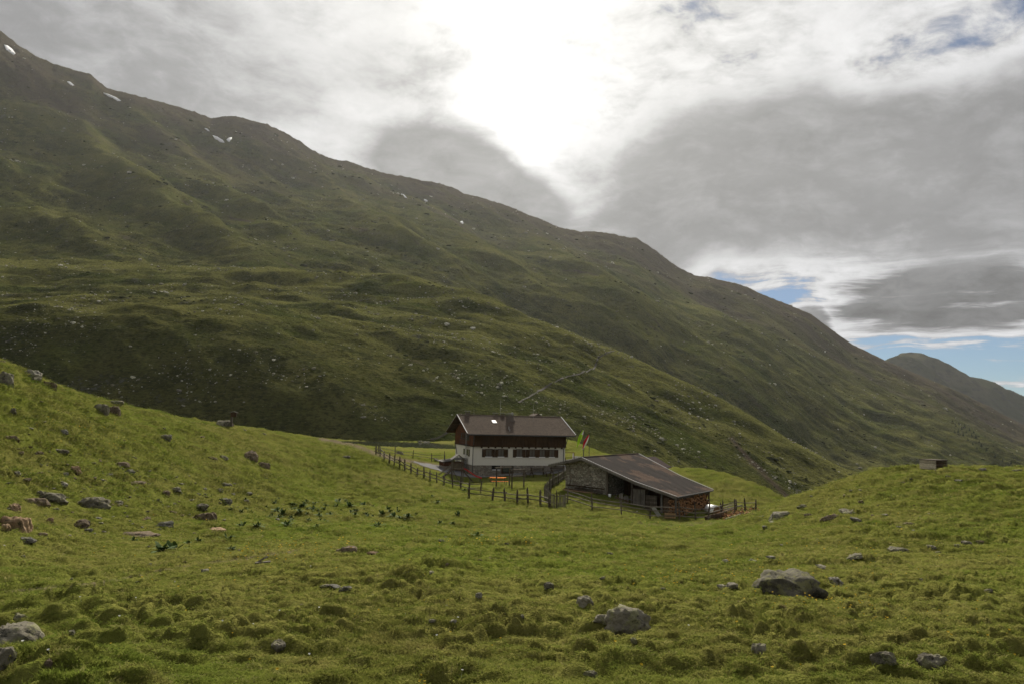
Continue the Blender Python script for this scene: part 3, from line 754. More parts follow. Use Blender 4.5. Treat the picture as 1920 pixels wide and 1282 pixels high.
def mat_tiles(name, c1, c2, c3, patch=0.0, cp=(0.03, 0.03, 0.03)):
    m, nt, b = new_mat(name, 0.95, 0.02); P = wpos(nt)
    O = opos(nt); n = noise(nt, P, 0.55, 5, 0.65); g = noise(nt, P, 6.0, 4, 0.65)
    br = nt.nodes.new('ShaderNodeTexBrick'); nt.links.new(O, br.inputs['Vector'])
    br.inputs['Scale'].default_value = 1.0; br.inputs['Brick Width'].default_value = 0.30; br.inputs['Row Height'].default_value = 0.34
    br.inputs['Mortar Size'].default_value = 0.010; br.inputs['Color1'].default_value = (*c1, 1); br.inputs['Color2'].default_value = (*c2, 1); br.inputs['Mortar'].default_value = (c1[0]*.7, c1[1]*.7, c1[2]*.7, 1)
    br.inputs['Bias'].default_value = 0.0
    k = noise(nt, P, 2.2, 5, 0.7)
    col = mixc(nt, g.ss(0.42, 0.7) * 0.6, br.outputs['Color'], c3)
    col = mixc(nt, k.ss(0.52, 0.66) * 0.55, col, (c3[0]*.55, c3[1]*.55, c3[2]*.55))
    if patch: col = mixc(nt, noise(nt, vop(nt, 'ADD', P, (5.0, 2.0, 9.0)), 0.24, 6, 0.66).ss(0.45, 0.52) * patch, col, cp)
    nt.links.new(col, b.inputs['Base Color']); bump(nt, b, g, 0.4, 0.03); return m
TILE_HUT = mat_tiles("brown_concrete_tile", (0.082, 0.063, 0.049), (0.110, 0.085, 0.066), (0.068, 0.054, 0.044))
TILE_BARN = mat_tiles("mottled_barn_tile", (0.074, 0.049, 0.036), (0.092, 0.062, 0.046), (0.052, 0.040, 0.033), 0.88, (0.024, 0.022, 0.021))
TILE_SHED = mat_tiles("dark_shed_roofing", (0.045, 0.032, 0.030), (0.055, 0.040, 0.036), (0.036, 0.028, 0.028))
def mat_gravel():
    m, nt, b = dull_mat("grey_gravel"); P = wpos(nt); a = noise(nt, P, 0.5, 5, 0.65); g = noise(nt, P, 9.0, 4, 0.7)
    col = mixc(nt, a, (0.115, 0.115, 0.115), (0.20, 0.195, 0.185)); col = scalec(nt, col, 0.6 + g * 0.8)
    nt.links.new(col, b.inputs['Color']); bump(nt, b, g, 0.6, 0.03); return m
GRAVEL = mat_gravel()
def mat_water():
    m, nt, b = new_mat("pond_water", 0.05, 0.5); P = wpos(nt)
    b.inputs['Base Color'].default_value = (0.030, 0.034, 0.022, 1)
    w = noise(nt, vop(nt, 'MULTIPLY', P, (0.8, 2.2, 1.0)), 1.3, 3, 0.6); bump(nt, b, w, 0.10, 0.05); return m
WATER = mat_water()
def mat_rock(name, c1, c2, lich=0.5, lc=(0.20, 0.20, 0.10)):
    m, nt, b = new_mat(name, 0.95, 0.04); P = wpos(nt)
    a = noise(nt, P, 1.6, 5, 0.65); g = noise(nt, P, 6.0, 7, 0.78); f = noise(nt, vop(nt, 'ADD', P, (9.0, 4.0, 2.0)), 4.2, 7, 0.75); r = orand(nt)
    col = mixc(nt, a.ss(0.35, 0.65), c1, c2); col = scalec(nt, col, 0.05 + g * 1.8)
    col = mixc(nt, f.ss(0.51, 0.57) * lich, col, lc)
    col = mixc(nt, noise(nt, vop(nt, 'ADD', P, (1.0, 14.0, 5.0)), 3.6, 6, 0.75).ss(0.54, 0.60) * 0.75, col, (0.030, 0.029, 0.022))
    col = scalec(nt, col, 0.78 + r * 0.44)
    nt.links.new(col, b.inputs['Base Color']); bump(nt, b, g + f * 0.4, 0.9, 0.07); return m
ROCKS = {'g': mat_rock("grey_gneiss", (0.118, 0.106, 0.080), (0.200, 0.184, 0.142), 0.65),
         'b': mat_rock("blue_grey_gneiss", (0.100, 0.095, 0.080), (0.158, 0.151, 0.130), 0.45),
         't': mat_rock("tan_rock", (0.185, 0.125, 0.078), (0.300, 0.205, 0.130), 0.25, (0.15, 0.13, 0.06)),
         'n': mat_rock("brown_rock", (0.100, 0.076, 0.054), (0.175, 0.135, 0.095), 0.45, (0.16, 0.13, 0.06)),
         'd': mat_rock("dark_lichened_rock", (0.082, 0.076, 0.058), (0.150, 0.140, 0.105), 0.8, (0.185, 0.180, 0.085)),
         'l': mat_rock("pale_lichened_boulder", (0.30, 0.29, 0.23), (0.46, 0.44, 0.36), 0.3, (0.30, 0.31, 0.16)),
         'w': mat_rock("pale_rock", (0.185, 0.172, 0.140), (0.27, 0.252, 0.21), 0.35)}

# ------------------------------------------------------------------ pond, yard, tracks
def build_pond():
    vs, n = [], 40
    for i in range(n):
        t = 2 * math.pi * i / n; vs.append((-18 + 42 * math.cos(t), 218 + 25 * math.sin(t), CZ - 9.25))
    o = mesh_obj("pond", vs, [tuple(range(n))], WATER); set_props(o, kind="structure")
build_pond()
def drape(name, pts, mat, lift=0.05, step=0.7, kind="structure"):
    """sheet laid on the meadow inside a ground-plan polygon"""
    from mathutils.geometry import tessellate_polygon
    xs = [p[0] for p in pts]; ys = [p[1] for p in pts]
    gx = np.arange(min(xs) - step, max(xs) + step, step); gy = np.arange(min(ys) - step, max(ys) + step, step)
    X, Y = np.meshgrid(gx, gy); ins = np.zeros(X.shape, bool); j = len(pts) - 1
    for i in range(len(pts)):
        xi, yi = pts[i]; xj, yj = pts[j]
        c = ((yi > Y) != (yj > Y)) & (X < (xj - xi) * (Y - yi) / (yj - yi + 1e-9) + xi); ins ^= c; j = i
    Xj = X + 0.5 * step * pn(X * .9, Y * .9, 71); Yj = Y + 0.5 * step * pn(X * .9, Y * .9, 72)
    Z = H(Xj / Yj, Yj) + lift; idx = -np.ones(X.shape, int); vs, fs = [], []
    idx[:] = np.arange(X.size).reshape(X.shape)
    vs = np.stack([Xj, Yj, Z], -1).reshape(-1, 3)
    for r in range(X.shape[0] - 1):
        for c in range(X.shape[1] - 1):
            if ins[r, c] and ins[r + 1, c] and ins[r, c + 1] and ins[r + 1, c + 1]:
                fs.append((idx[r, c], idx[r, c + 1], idx[r + 1, c + 1], idx[r + 1, c]))
    used = sorted({i for f in fs for i in f}); mp = {k: i for i, k in enumerate(used)}
    o = mesh_obj(name, [vs[k] for k in used], [tuple(mp[i] for i in f) for f in fs], mat, smooth=True)
    return set_props(o, kind=kind)
# hut frame: origin at its left front corner
HUT_ANG = math.radians(19.0); HUT_L, HUT_W = 15.0, 10.2
_hc = pt(886.5, 891.0, 122.0); HUT_O = Vector((_hc[0], _hc[1], _hc[2]))
def hut_w(x, y, z=0.0):
    c, s = math.cos(HUT_ANG), math.sin(HUT_ANG)
    return Vector((HUT_O.x + x * c - y * s, HUT_O.y + x * s + y * c, HUT_O.z + z))
_yp = [hut_w(*p) for p in ((-8.5, 7.5), (-7.5, 2.0), (-3.5, -1.5), (-1, -3.0), (6, -2.6), (12, -2.2), (18, -1.6), (19, 3.0), (15.2, 4), (15, 0.6), (0, 0.6), (0, 7))]
drape("gravel_yard", [(p.x, p.y) for p in _yp], GRAVEL, 0.07, 0.55)

def strip_on_mountain(name, pix, width, mat, lift=0.35, sub=10):
    P = []
    for a, b in zip(pix[:-1], pix[1:]):
        for k in range(sub): t = k / sub; P.append(mnt(a[0] + (b[0]-a[0])*t + random.uniform(-.4,.4), a[1] + (b[1]-a[1])*t + random.uniform(-.4,.4)))
    P.append(mnt(*pix[-1])); vs, fs = [], []
    # smooth the sight-line hits
    for _ in range(2): P = [P[0]] + [(P[i-1] + P[i]*2 + P[i+1]) / 4 for i in range(1, len(P)-1)] + [P[-1]]
    for i, p in enumerate(P):
        d = (P[min(i+1, len(P)-1)] - P[max(i-1, 0)]); d.z = 0; d.normalize(); s = Vector((d.y, -d.x, 0)); w = width * random.uniform(0.45, 1.3)
        for k in (-1, 1):
            q = p + s * w * k * 0.5; z = float(M(q.x / q.y, q.y)[0]); vs.append((q.x, q.y, z + lift))
    fs = [(2*i, 2*i+1, 2*i+3, 2*i+2) for i in range(len(P) - 1)]
    o = mesh_obj(name, vs, fs, mat, smooth=True); return set_props(o, kind="structure")
TRAIL = mat_plain("trodden_earth", (0.034, 0.030, 0.021), 0.95, 0.05, 0, 0.3, 1.0)
strip_on_mountain("hiking_trail", [(972,755),(1010,734),(1040,716),(1062,706),(1088,701),(1115,690),(1121,672),(1138,662),(1165,654)], 0.7, TRAIL, 0.18)
strip_on_mountain("shore_trail", [(846,800),(838,812),(822,821),(806,826)], 0.8, TRAIL, 0.18)
def snow(px, py, pts, label):
    """a drift lying on the mountain: outline in photo pixels round (px, py)"""
    c = mnt(px, py); P = [mnt(px + a, py + b) for a, b in pts]
    P = [p if abs(p.y - c.y) < 90 else c + (p - c) * (90 / abs(p.y - c.y)) for p in P]
    n = len(P); vs = [c + Vector((0, -1.5, 1.8))] + [c + (p - c) * 0.55 + Vector((0, -1.4, 1.5)) for p in P] + [p + Vector((0, -1.0, 0.6)) for p in P] + [p + Vector((0, 2.5, -2.5)) for p in P]
    fs = []
    for i in range(n):
        j = (i + 1) % n; fs += [(0, 1+i, 1+j), (1+i, 1+n+i, 1+n+j, 1+j), (1+n+i, 1+2*n+i, 1+2*n+j, 1+n+j)]
    o = mesh_obj("snow_patch", vs, fs, SNOW, smooth=True)
    return set_props(o, label, "snow patch", "snow patches below the ridge")
snow(17, 95, [(-9,-10),(-2,-8),(6,-2),(12,6),(9,9),(2,4),(-5,0)], "old snow patch just under the ridge at the upper left edge")
snow(132, 157, [(-6,-3),(0,-2),(7,4),(4,5),(-1,2)], "tiny snow streak between the two larger snow patches on the left ridge")
snow(210, 183, [(-16,-8),(-6,-5),(8,1),(17,7),(10,7),(-4,0)], "long thin snow streak on the left ridge crest")
snow(408, 261, [(-9,-6),(0,-3),(10,3),(13,7),(6,6),(-3,1)], "broad snow patch below the rounded summit on the ridge")
snow(429, 263, [(-4,0),(0,-3),(6,-4),(3,1),(1,4),(-2,3)], "small forked snow patch just right of the broad one below the rounded summit")
snow(388, 244, [(-4,-2),(1,-1),(5,3),(1,2)], "small snow fleck on the ridge left of the rounded summit")
snow(757, 368, [(-5,-3),(0,-2),(6,4),(2,3)], "small snow streak on the mid ridge above the dark crags")
snow(798, 377, [(-3,-2),(2,-1),(4,1),(0,2)], "snow fleck right of the small streak on the mid ridge")
snow(866, 418, [(-3,-1),(1,-2),(3,1),(-1,2)], "lone snow fleck low on the slope right of the mid ridge")
# ------------------------------------------------------------------ the mountain hut
def build_hut():
    R = empty("mountain_hut", HUT_O, HUT_ANG, "large cream and dark timber mountain hut with a long brown tiled roof", "house")
    L, W = HUT_L, HUT_W
    z1, z2, z3 = 1.56, 4.50, 6.55                     # stone top, plaster top, wall plate
    pitch = math.atan(2.75 / 6.2); ridge_y = W / 2; ez = 6.28   # eave height at the roof edge
    ovf, ovg = 1.15, 1.35
    def roof_z(y): return ez + (y + ovf) * math.tan(pitch) if y <= ridge_y else ez + (2 * ridge_y - y + ovf) * math.tan(pitch)
    # masonry foot with recessed openings left dark
    MB().box(0, L, 0, W, -2.0, z1).build("stone_foundation", STONE_BASE, R)
    MB().box(-0.05, L + 0.05, -0.05, W + 0.05, z1 + 0.002, z2).build("plaster_wall", PLASTER, R)
    # timber upper storey with gables
    g = MB(); gy0, gy1 = -0.10, W + 0.10
    for x0, x1 in ((-0.12, L + 0.12),):
        poly = [(x0, gy0, z2 + 0.002), (x0, gy1, z2 + 0.002), (x0, gy1, roof_z(gy1) - 0.2), (x0, ridge_y, roof_z(ridge_y) - 0.2), (x0, gy0, roof_z(gy0) - 0.2)]
        g.prism(poly, (x1 - x0, 0, 0))
    g.build("timber_storey", WOOD_RED, R)
    # front boarding, one row of upright boards (each about two pixels wide)
    b = MB(); x = -0.16
    while x < L + 0.1:
        w = random.uniform(0.16, 0.24); d = random.uniform(0.13, 0.22)
        b.box(x, min(x + w - 0.015, L + 0.16), gy0 - d, gy0 - 0.005, z2 - 0.05 - random.uniform(0, 0.05), roof_z(gy0) - 0.22); x += w
    o = b.build("front_boarding", WOOD_DARK, R); o["kind"] = "stuff"
    # gable boarding on the left
    b = MB(); y = gy0
    while y < gy1 - 0.02:
        w = random.uniform(0.17, 0.25); ye = min(y + w - 0.015, gy1); ym = (y + ye) / 2
        b.hexa([(-0.12 - random.uniform(.02, .06), y, z2), (-0.125, y, z2), (-0.125, ye, z2), (-0.17, ye, z2),
                (-0.17, y, roof_z(y) - 0.22), (-0.125, y, roof_z(y) - 0.22), (-0.125, ye, roof_z(ye) - 0.22), (-0.17, ye, roof_z(ye) - 0.22)]); y += w
    o = b.build("gable_boarding", WOOD_RED, R); o["kind"] = "stuff"
    MB().box(-0.22, -0.02, -0.3, W + 0.2, z2 - 0.16, z2 - 0.003).build("floor_beam", WOOD_DARK, R)
    MB().box(-0.2, L + 0.2, -0.34, -0.055, z2 - 0.13, z2 - 0.06).build("floor_beam", WOOD_DARK, R)
    src = None
    for k in range(13):
        x = 1.2 + k * 1.1
        if src is None: src = MB().box(-0.09, 0.09, -0.42, -0.06, z2 - 0.32, z2 - 0.135).build("beam_end", WOOD_DARK, R); src.location.x = x
        else: share("beam_end", src, R, (x, 0, 0))
    # roof: boarded slab, tile courses, verges
    th = 0.16
    for side in (0, 1):
        n = (0, -math.sin(pitch), math.cos(pitch)) if side == 0 else (0, math.sin(pitch), math.cos(pitch))
        ye = -ovf if side == 0 else W + ovf
        a, bb = Vector((-ovg, ye, ez)), Vector((L + ovg, ye, ez)); rz = roof_z(ridge_y)
        c, d = Vector((L + ovg, ridge_y, rz)), Vector((-ovg, ridge_y, rz)); off = Vector((0, 0, -th / math.cos(pitch)))
        slab = MB(); slab.hexa([a + off, bb + off, c + off, d + off, a, bb, c, d] if side == 0 else [d + off, c + off, bb + off, a + off, d, c, bb, a]); sl = slab.build("roof_boarding", WOOD_DARK, R)
        t = MB(); N = Vector(n); S = (d - a); ln = S.length; S.normalize(); m = int(ln / 0.34)
        for i in range(m):
            p0 = a + S * (i * ln / m - 0.05); p1 = a + S * ((i + 1) * ln / m + 0.02); X = Vector((L + 2 * ovg, 0, 0))
            t.hexa([p0 + N * 0.012, p0 + X + N * 0.012, p1 + X + N * 0.010, p1 + N * 0.010, p0 + N * 0.075, p0 + X + N * 0.075, p1 + X + N * 0.03, p1 + N * 0.03])
        to = t.build("tile_courses", TILE_HUT, R); to["kind"] = "stuff"
        for xx in (-ovg - 0.03, L + ovg + 0.03):
            MB().beam(Vector((xx, a.y, a.z - 0.02)), Vector((xx, d.y, d.z - 0.02)), 0.05, 0.30).build("barge_board", WOOD_DARK, R)
            MB().beam(Vector((xx, a.y, a.z + 0.145)), Vector((xx, d.y, d.z + 0.145)), 0.13, 0.03).build("verge_flashing", METAL, R)
    MB().tube([(-ovg, ridge_y, roof_z(ridge_y) + 0.03), (L + ovg, ridge_y, roof_z(ridge_y) + 0.03)], 0.13, 8).build("ridge_cap", TILE_HUT, R)
    MB().tube([(-ovg, -ovf - 0.09, ez - 0.10), (L + ovg, -ovf - 0.09, ez - 0.12)], 0.085, 8).build("gutter", METAL_DARK, R)
    # purlins under the left gable overhang
    for y in (0.0, ridge_y * 0.5, ridge_y, ridge_y * 1.5, W):
        MB().beam((-ovg + 0.12, y, roof_z(y) - 0.38), (-0.1, y, roof_z(y) - 0.38), 0.20, 0.24).build("purlin", WOOD_DARK, R)
    # downpipes
    MB().tube([(-0.25, -ovf, ez - 0.2), (-0.16, -0.35, z2 + 0.35), (-0.13, -0.14, z2 - 0.3), (-0.13, -0.14, 0.1)], 0.055, 6).build("downpipe", METAL_DARK, R)
    MB().tube([(L + 0.1, -ovf, ez - 0.2), (L + 0.0, -0.40, z2 + 0.3), (L - 0.25, -0.16, z2 - 0.3), (L - 0.25, -0.16, 0.3)], 0.055, 6).build("downpipe", METAL_DARK, R)
    MB().tube([(-0.2, W + 0.2, z2 + 0.1), (-0.16, W - 0.4, z2 - 0.5), (-0.12, W - 1.3, z2 - 2.0), (-0.12, W - 1.35, 1.6)], 0.06, 6).build("downpipe", METAL_DARK, R)
    # front windows with shutters: positions along the wall in metres
    def X(zx): return (zx - 430) / 1098.0 * L
    wz0, wz1 = 2.90, 4.02
    for (a, b) in ((566, 645), (712, 787), (930, 1004), (1087, 1160), (1210, 1281), (1330, 1400)):
        x0, x1 = X(a), X(b)
        wn = MB().box(x0 - .02, x1 + .02, -0.12, -0.06, wz0, wz1 + .06).build("window", WOOD_DARK, R)
        MB().box(x0 + .09, (x0 + x1) / 2 - .035, -0.128, -0.122, wz0 + .06, wz1 - .04).build("pane", CURTAIN, wn)
        MB().box((x0 + x1) / 2 + .035, x1 - .09, -0.128, -0.122, wz0 + .06, wz1 - .04).build("pane", CURTAIN, wn)
        MB().box(x0 - .02, x1 + .02, -0.22, -0.06, wz0 - .14, wz0 - .002).build("window_sill", WHITE, wn)
    for (a, b) in ((527, 563), (648, 678), (681, 710), (790, 834), (892, 928), (1007, 1044), (1047, 1084), (1163, 1207), (1284, 1327), (1403, 1446)):
        x0, x1 = X(a), X(b); s = MB().box(x0, x1, -0.115, -0.06, wz0 - .10, wz1 + .02)
        sh = s.build("shutter", WOOD_DARK, R)
    # cellar window and door in the masonry
    MB().box(X(648), X(745), -0.09, 0.02, 0.95, 1.54).build("cellar_window", BLACK, R)
    MB().box(X(652), X(741), -0.16, -0.095, 0.84, 0.945).build("cellar_sill", WHITE, R)
    cd = MB().box(X(772), X(905), -0.07, 0.02, -0.3, 1.50).build("cellar_door", WOOD_DARK, R)
    MB().box(X(776), X(896), -0.10, -0.072, 0.55, 1.44).build("pane", GLASS, cd)
    MB().box(X(764), X(771), -0.12, 0.02, -0.3, 1.53).build("door_post", WOOD_RED, cd)
    # left gable wall: windows
    for (y0, y1, za, zb) in ((4.4, 5.0, 5.35, 6.25), (5.9, 6.5, 5.35, 6.25), (2.0, 2.6, 5.2, 6.2), (3.0, 3.6, 5.2, 6.2), (2.9, 3.4, 2.95, 3.75), (1.9, 2.35, 2.85, 3.75), (4.7, 5.2, 3.0, 3.75)):
        xx = -0.19 if za > 4.5 else -0.07
        w = MB().box(xx - .05, xx, y0 - .07, y1 + .07, za - .07, zb + .07).build("window", WOOD_DARK, R)
        MB().box(xx - .062, xx - .052, y0, y1, za, zb).build("pane", GLASS, w)
    # steel escape ladder and small landing on the gable
    ld = MB()
    for y in (2.35, 2.95): ld.tube([(-0.45, y, 0.6), (-0.45, y, 6.4)], 0.035, 6)
    for k in range(18): ld.tube([(-0.45, 2.35, 0.9 + k * 0.31), (-0.45, 2.95, 0.9 + k * 0.31)], 0.02, 5)
    la = ld.build("escape_ladder", METAL, R); la["kind"] = "stuff"
    lp = MB().box(-1.05, -0.23, 1.8, 4.2, z2 + .02, z2 + .08)
    for y in (1.8, 2.6, 3.4, 4.18): lp.box(-1.05, -1.01, y, y + .04, z2 + .08, z2 + 1.05)
    for z in (0.4, 0.75, 1.05): lp.box(-1.05, -1.012, 1.8, 4.22, z2 + z, z2 + z + .035)
    lp.build("landing", METAL_DARK, R)["kind"] = "stuff"
    # roof furniture
    def on_roof(x, y, z): return (x, y, roof_z(y) + z)
    def chimney(x, y, w, d, zt, mat, cap=True, name="chimney"):
        zb = roof_z(y - d / 2) - 0.4
        c = MB().box(x - w/2, x + w/2, y - d/2, y + d/2, zb, zt).build(name, mat, R)
        if cap:
            MB().box(x - w/2 - .1, x + w/2 + .1, y - d/2 - .1, y + d/2 + .1, zt + .22, zt + .29).build("chimney_cap", METAL, c)
            p = MB()
            for sx in (-1, 1):
                for sy in (-1, 1): p.box(x + sx*(w/2 - .06) - .03, x + sx*(w/2 - .06) + .03, y + sy*(d/2 - .06) - .03, y + sy*(d/2 - .06) + .03, zt, zt + .22)
            p.build("cap_posts", METAL_DARK, c)["kind"] = "stuff"
        return c
    def RX(zx, zy=0): return (zx - 375) / 1265.0 * (L + 2 * ovg) - ovg
    zr = roof_z(ridge_y)
    ch = chimney(6.95, ridge_y - 1.45, 1.0, 0.7, zr + 0.16, COPPER)
    MB().box(6.25, 7.65, ridge_y - 2.02, ridge_y - 1.93, roof_z(ridge_y - 2) - .1, roof_z(ridge_y - 2) + .30).build("flashing", COPPER, ch)
    chimney(0.35, ridge_y + .1, 0.62, 0.55, zr + 0.42, COPPER)
    chimney(5.15, ridge_y + .5, 0.62, 0.6, zr + 0.22, COPPER)
    chimney(6.3, ridge_y + .3, 0.5, 0.5, zr + 0.26, COPPER)
    chimney(7.75, ridge_y + .4, 0.45, 0.45, zr + 0.26, COPPER)
    MB().beam(on_roof(7.85, ridge_y - .3, 0.05), (7.70, ridge_y - .3, zr + .62), 0.08, 0.30).build("vent_flap", METAL, R)
    # skylight lying in the tiles
    sy0, sy1 = ridge_y - 2.75, ridge_y - 1.80; k0, k1 = 3.70, 4.45
    sk = MB().hexa([(k0, sy0, roof_z(sy0) + .02), (k1, sy0, roof_z(sy0) + .02), (k1, sy1, roof_z(sy1) + .02), (k0, sy1, roof_z(sy1) + .02),
                    (k0, sy0, roof_z(sy0) + .15), (k1, sy0, roof_z(sy0) + .15), (k1, sy1, roof_z(sy1) + .15), (k0, sy1, roof_z(sy1) + .15)]).build("skylight", METAL, R)
    MB().hexa([(k0 + .1, sy0 + .1, roof_z(sy0 + .1) + .153), (k1 - .1, sy0 + .1, roof_z(sy0 + .1) + .153), (k1 - .1, sy1 - .1, roof_z(sy1 - .1) + .153), (k0 + .1, sy1 - .1, roof_z(sy1 - .1) + .153),
               (k0 + .1, sy0 + .1, roof_z(sy0 + .1) + .165), (k1 - .1, sy0 + .1, roof_z(sy0 + .1) + .165), (k1 - .1, sy1 - .1, roof_z(sy1 - .1) + .165), (k0 + .1, sy1 - .1, roof_z(sy1 - .1) + .165)]).build("pane", mat_plain("milk_glass", (0.34, 0.35, 0.37), 0.3, 0.3), sk)
    for (x, y, hh) in ((5.75, 0.55, .5), (5.70, -0.05, .38)):
        MB().tube([on_roof(x, y, 0), on_roof(x, y, hh)], 0.07, 7).build("vent_pipe", METAL, R)
    # aerials
    def aerial(x, y, zt, arms):
        zb = roof_z(y); a = MB().tube([(x, y, zb), (x, y, zt)], 0.028, 6).build("aerial", METAL, R)
        m = MB()
        for (z, l, n) in arms:
            m.beam((x - l * .5, y, z), (x + l * .5, y - .1, z), 0.03)
            for i in range(n): q = x - l * .5 + l * i / max(n - 1, 1); m.beam((q, y - .3, z), (q, y + .3, z), 0.02)
        m.build("aerial_arms", METAL, a)["kind"] = "stuff"; return a
    aerial(10.75, ridge_y - 1.9, zr + 2.0, ((zr + 1.25, 0.8, 4), (zr + 0.8, 1.1, 5), (zr + .2, 0.5, 2)))
    aerial(6.1, ridge_y + .9, zr + 2.55, ((zr + 2.3, 0.5, 3), (zr + 1.0, .3, 2)))
    MB().tube([(1.5, ridge_y + .4, zr - .1), (1.5, ridge_y + .4, zr + .9)], 0.02, 5).build("lightning_rod", METAL, R)
    # dormer of the rear slope seen over the ridge
    dm = MB().prism([(12.1, ridge_y + 1.2, zr - .6), (13.3, ridge_y + 1.2, zr - .6), (13.3, ridge_y + 1.2, zr + .12), (12.7, ridge_y + 1.2, zr + .48), (12.1, ridge_y + 1.2, zr + .12)], (0, 2.4, 0)).build("rear_dormer", WOOD_OLD, R)
    MB().beam((12.0, ridge_y + 2.3, zr + .1), (12.72, ridge_y + 2.3, zr + .54), 2.7, .06, up=(0, 0, 1)).build("dormer_roof", TILE_HUT, dm)
    MB().beam((13.4, ridge_y + 2.3, zr + .1), (12.70, ridge_y + 2.3, zr + .55), 2.7, .06, up=(0, 0, 1)).build("dormer_roof", TILE_HUT, dm)
    return R
build_hut()

def hz(x, y):
    w = hut_w(x, y); return Hxy(w.x, w.y) - HUT_O.z          # ground height in hut coordinates
def build_lean_to():
    R = empty("lean_to_shed", HUT_O, HUT_ANG, "small timber lean-to shed with slate roof against the hut's gable wall", "shed")
    x0, x1, y0, y1 = -3.7, -0.55, 3.2, 6.2; z0 = min(hz(x0, y0), hz(x1, y1)) - 0.3
    zt = 1.75
    MB().box(x0, x1, y0, y1, z0, z0 + 0.9).build("stone_foot", STONE_BASE, R)
    b = MB(); x = x0
    while x < x1: w = random.uniform(.2, .3); b.box(x, min(x + w - .02, x1), y0 - .04, y0 - .0, z0 + .9, zt); x += w
    y = y0
    while y < y1: w = random.uniform(.2, .3); b.box(x0 - .04, x0, y, min(y + w - .02, y1), z0 + .9, zt); y += w
    o = b.build("board_wall", WOOD_RED, R); o["kind"] = "stuff"
    MB().box(x0 + .01, x1, y0 + .01, y1, z0 + .9, zt + .05).build("wall_core", WOOD_DARK, R)
    MB().box(x0 + 1.5, x1 - .3, y0 - .10, y0 - .045, z0 + .2, zt - .1).build("door", WOOD_OLD, R)
    # slate slabs lying in overlapping rows on a shallow roof
    for i in range(5):
        for j in range(5):
            xa = x0 - .4 + i * .78; ya = y0 - .4 + j * .74
            zz = zt + .06 + (i + .5) * .10 + .01 * (j % 2)
            s = MB().hexa([(xa, ya, zz - .03), (xa + .86, ya + random.uniform(-.05, .05), zz + .09), (xa + .86, ya + .80, zz + .10), (xa, ya + .80, zz - .02),
                       (xa, ya, zz + .03), (xa + .86, ya, zz + .14), (xa + .86, ya + .80, zz + .15), (xa, ya + .80, zz + .04)]).build("slate", SLATE, R)
    MB().tube([(x0 + .7, y1 - .4, zt), (x0 + .7, y1 - .4, zt + 1.0)], .1, 7).build("stove_pipe", METAL_DARK, R)
build_lean_to()

def build_terrace():
    R = empty("sun_terrace", hut_w(HUT_L, 0), HUT_ANG, "stone-edged terrace with wooden railing at the right end of the hut", "terrace")
    zt = 1.75
    MB().box(0.3, 6.0, 1.2, 8.5, -1.2, zt).build("terrace_wall", STONE_BASE, R)
    MB().box(0.25, 6.1, 1.1, 8.6, zt + .002, zt + .10).build("deck", WOOD_PLANK, R)
    for x in (0.6, 2.1, 3.6, 5.9):
        MB().box(x, x + .10, 1.15, 1.25, zt + .1, zt + (1.75 if x in (2.1,) else 1.0)).build("railing_post", WOOD_RED, R)
    for z in (.5, .95): MB().box(.6, 6.0, 1.16, 1.23, zt + z, zt + z + .06).build("handrail", WOOD_PLANK, R)
    MB().box(.0, 2.2, 1.14, 1.26, zt + 1.75, zt + 1.84).build("pergola_beam", WOOD_RED, R)
    # stacked beams against the terrace wall
    for i in range(4): MB().box(-2.6 + .15 * i, 2.4, .55 + .12 * i, .75 + .12 * i, -.2 + .3 * i, .05 + .3 * i).build("edge_beam", WOOD_OLD, R)
build_terrace()
def parasol(x, y, h, r, mat, label):
    w = hut_w(HUT_L + x, y, 1.85); R = empty("closed_parasol", w, 0, label, "parasol")
    MB().tube([(0, 0, 0), (0, 0, h)], .03, 6).build("pole", WOOD_OLD, R)
    prof = [(h * .38, r * .75), (h * .45, r), (h * .65, r * .95), (h * .88, r * .6), (h * .97, r * .22), (h * 1.01, .02)]; m = MB(); n = 10; vs = []
    for z, rr in prof: vs += [(rr * (1 + .14 * (j % 2)) * math.cos(j * 2 * math.pi / n), rr * (1 + .14 * (j % 2)) * math.sin(j * 2 * math.pi / n), z) for j in range(n)]
    m.add(vs, [(i*n+j, i*n+(j+1) % n, (i+1)*n+(j+1) % n, (i+1)*n+j) for i in range(len(prof)-1) for j in range(n)] + [tuple(range(n))[::-1]]).build("folded_canopy", mat, R, True)
    MB().box(-.3, .3, -.3, .3, .0, .09).build("foot", METAL, R)
parasol(0.95, 3.0, 2.2, .20, CANVAS, "closed beige parasol on the terrace beside the hut wall")
parasol(2.3, 1.9, 1.7, .10, WHITE_FLAG, "slim closed white parasol on the terrace beyond the beige one")

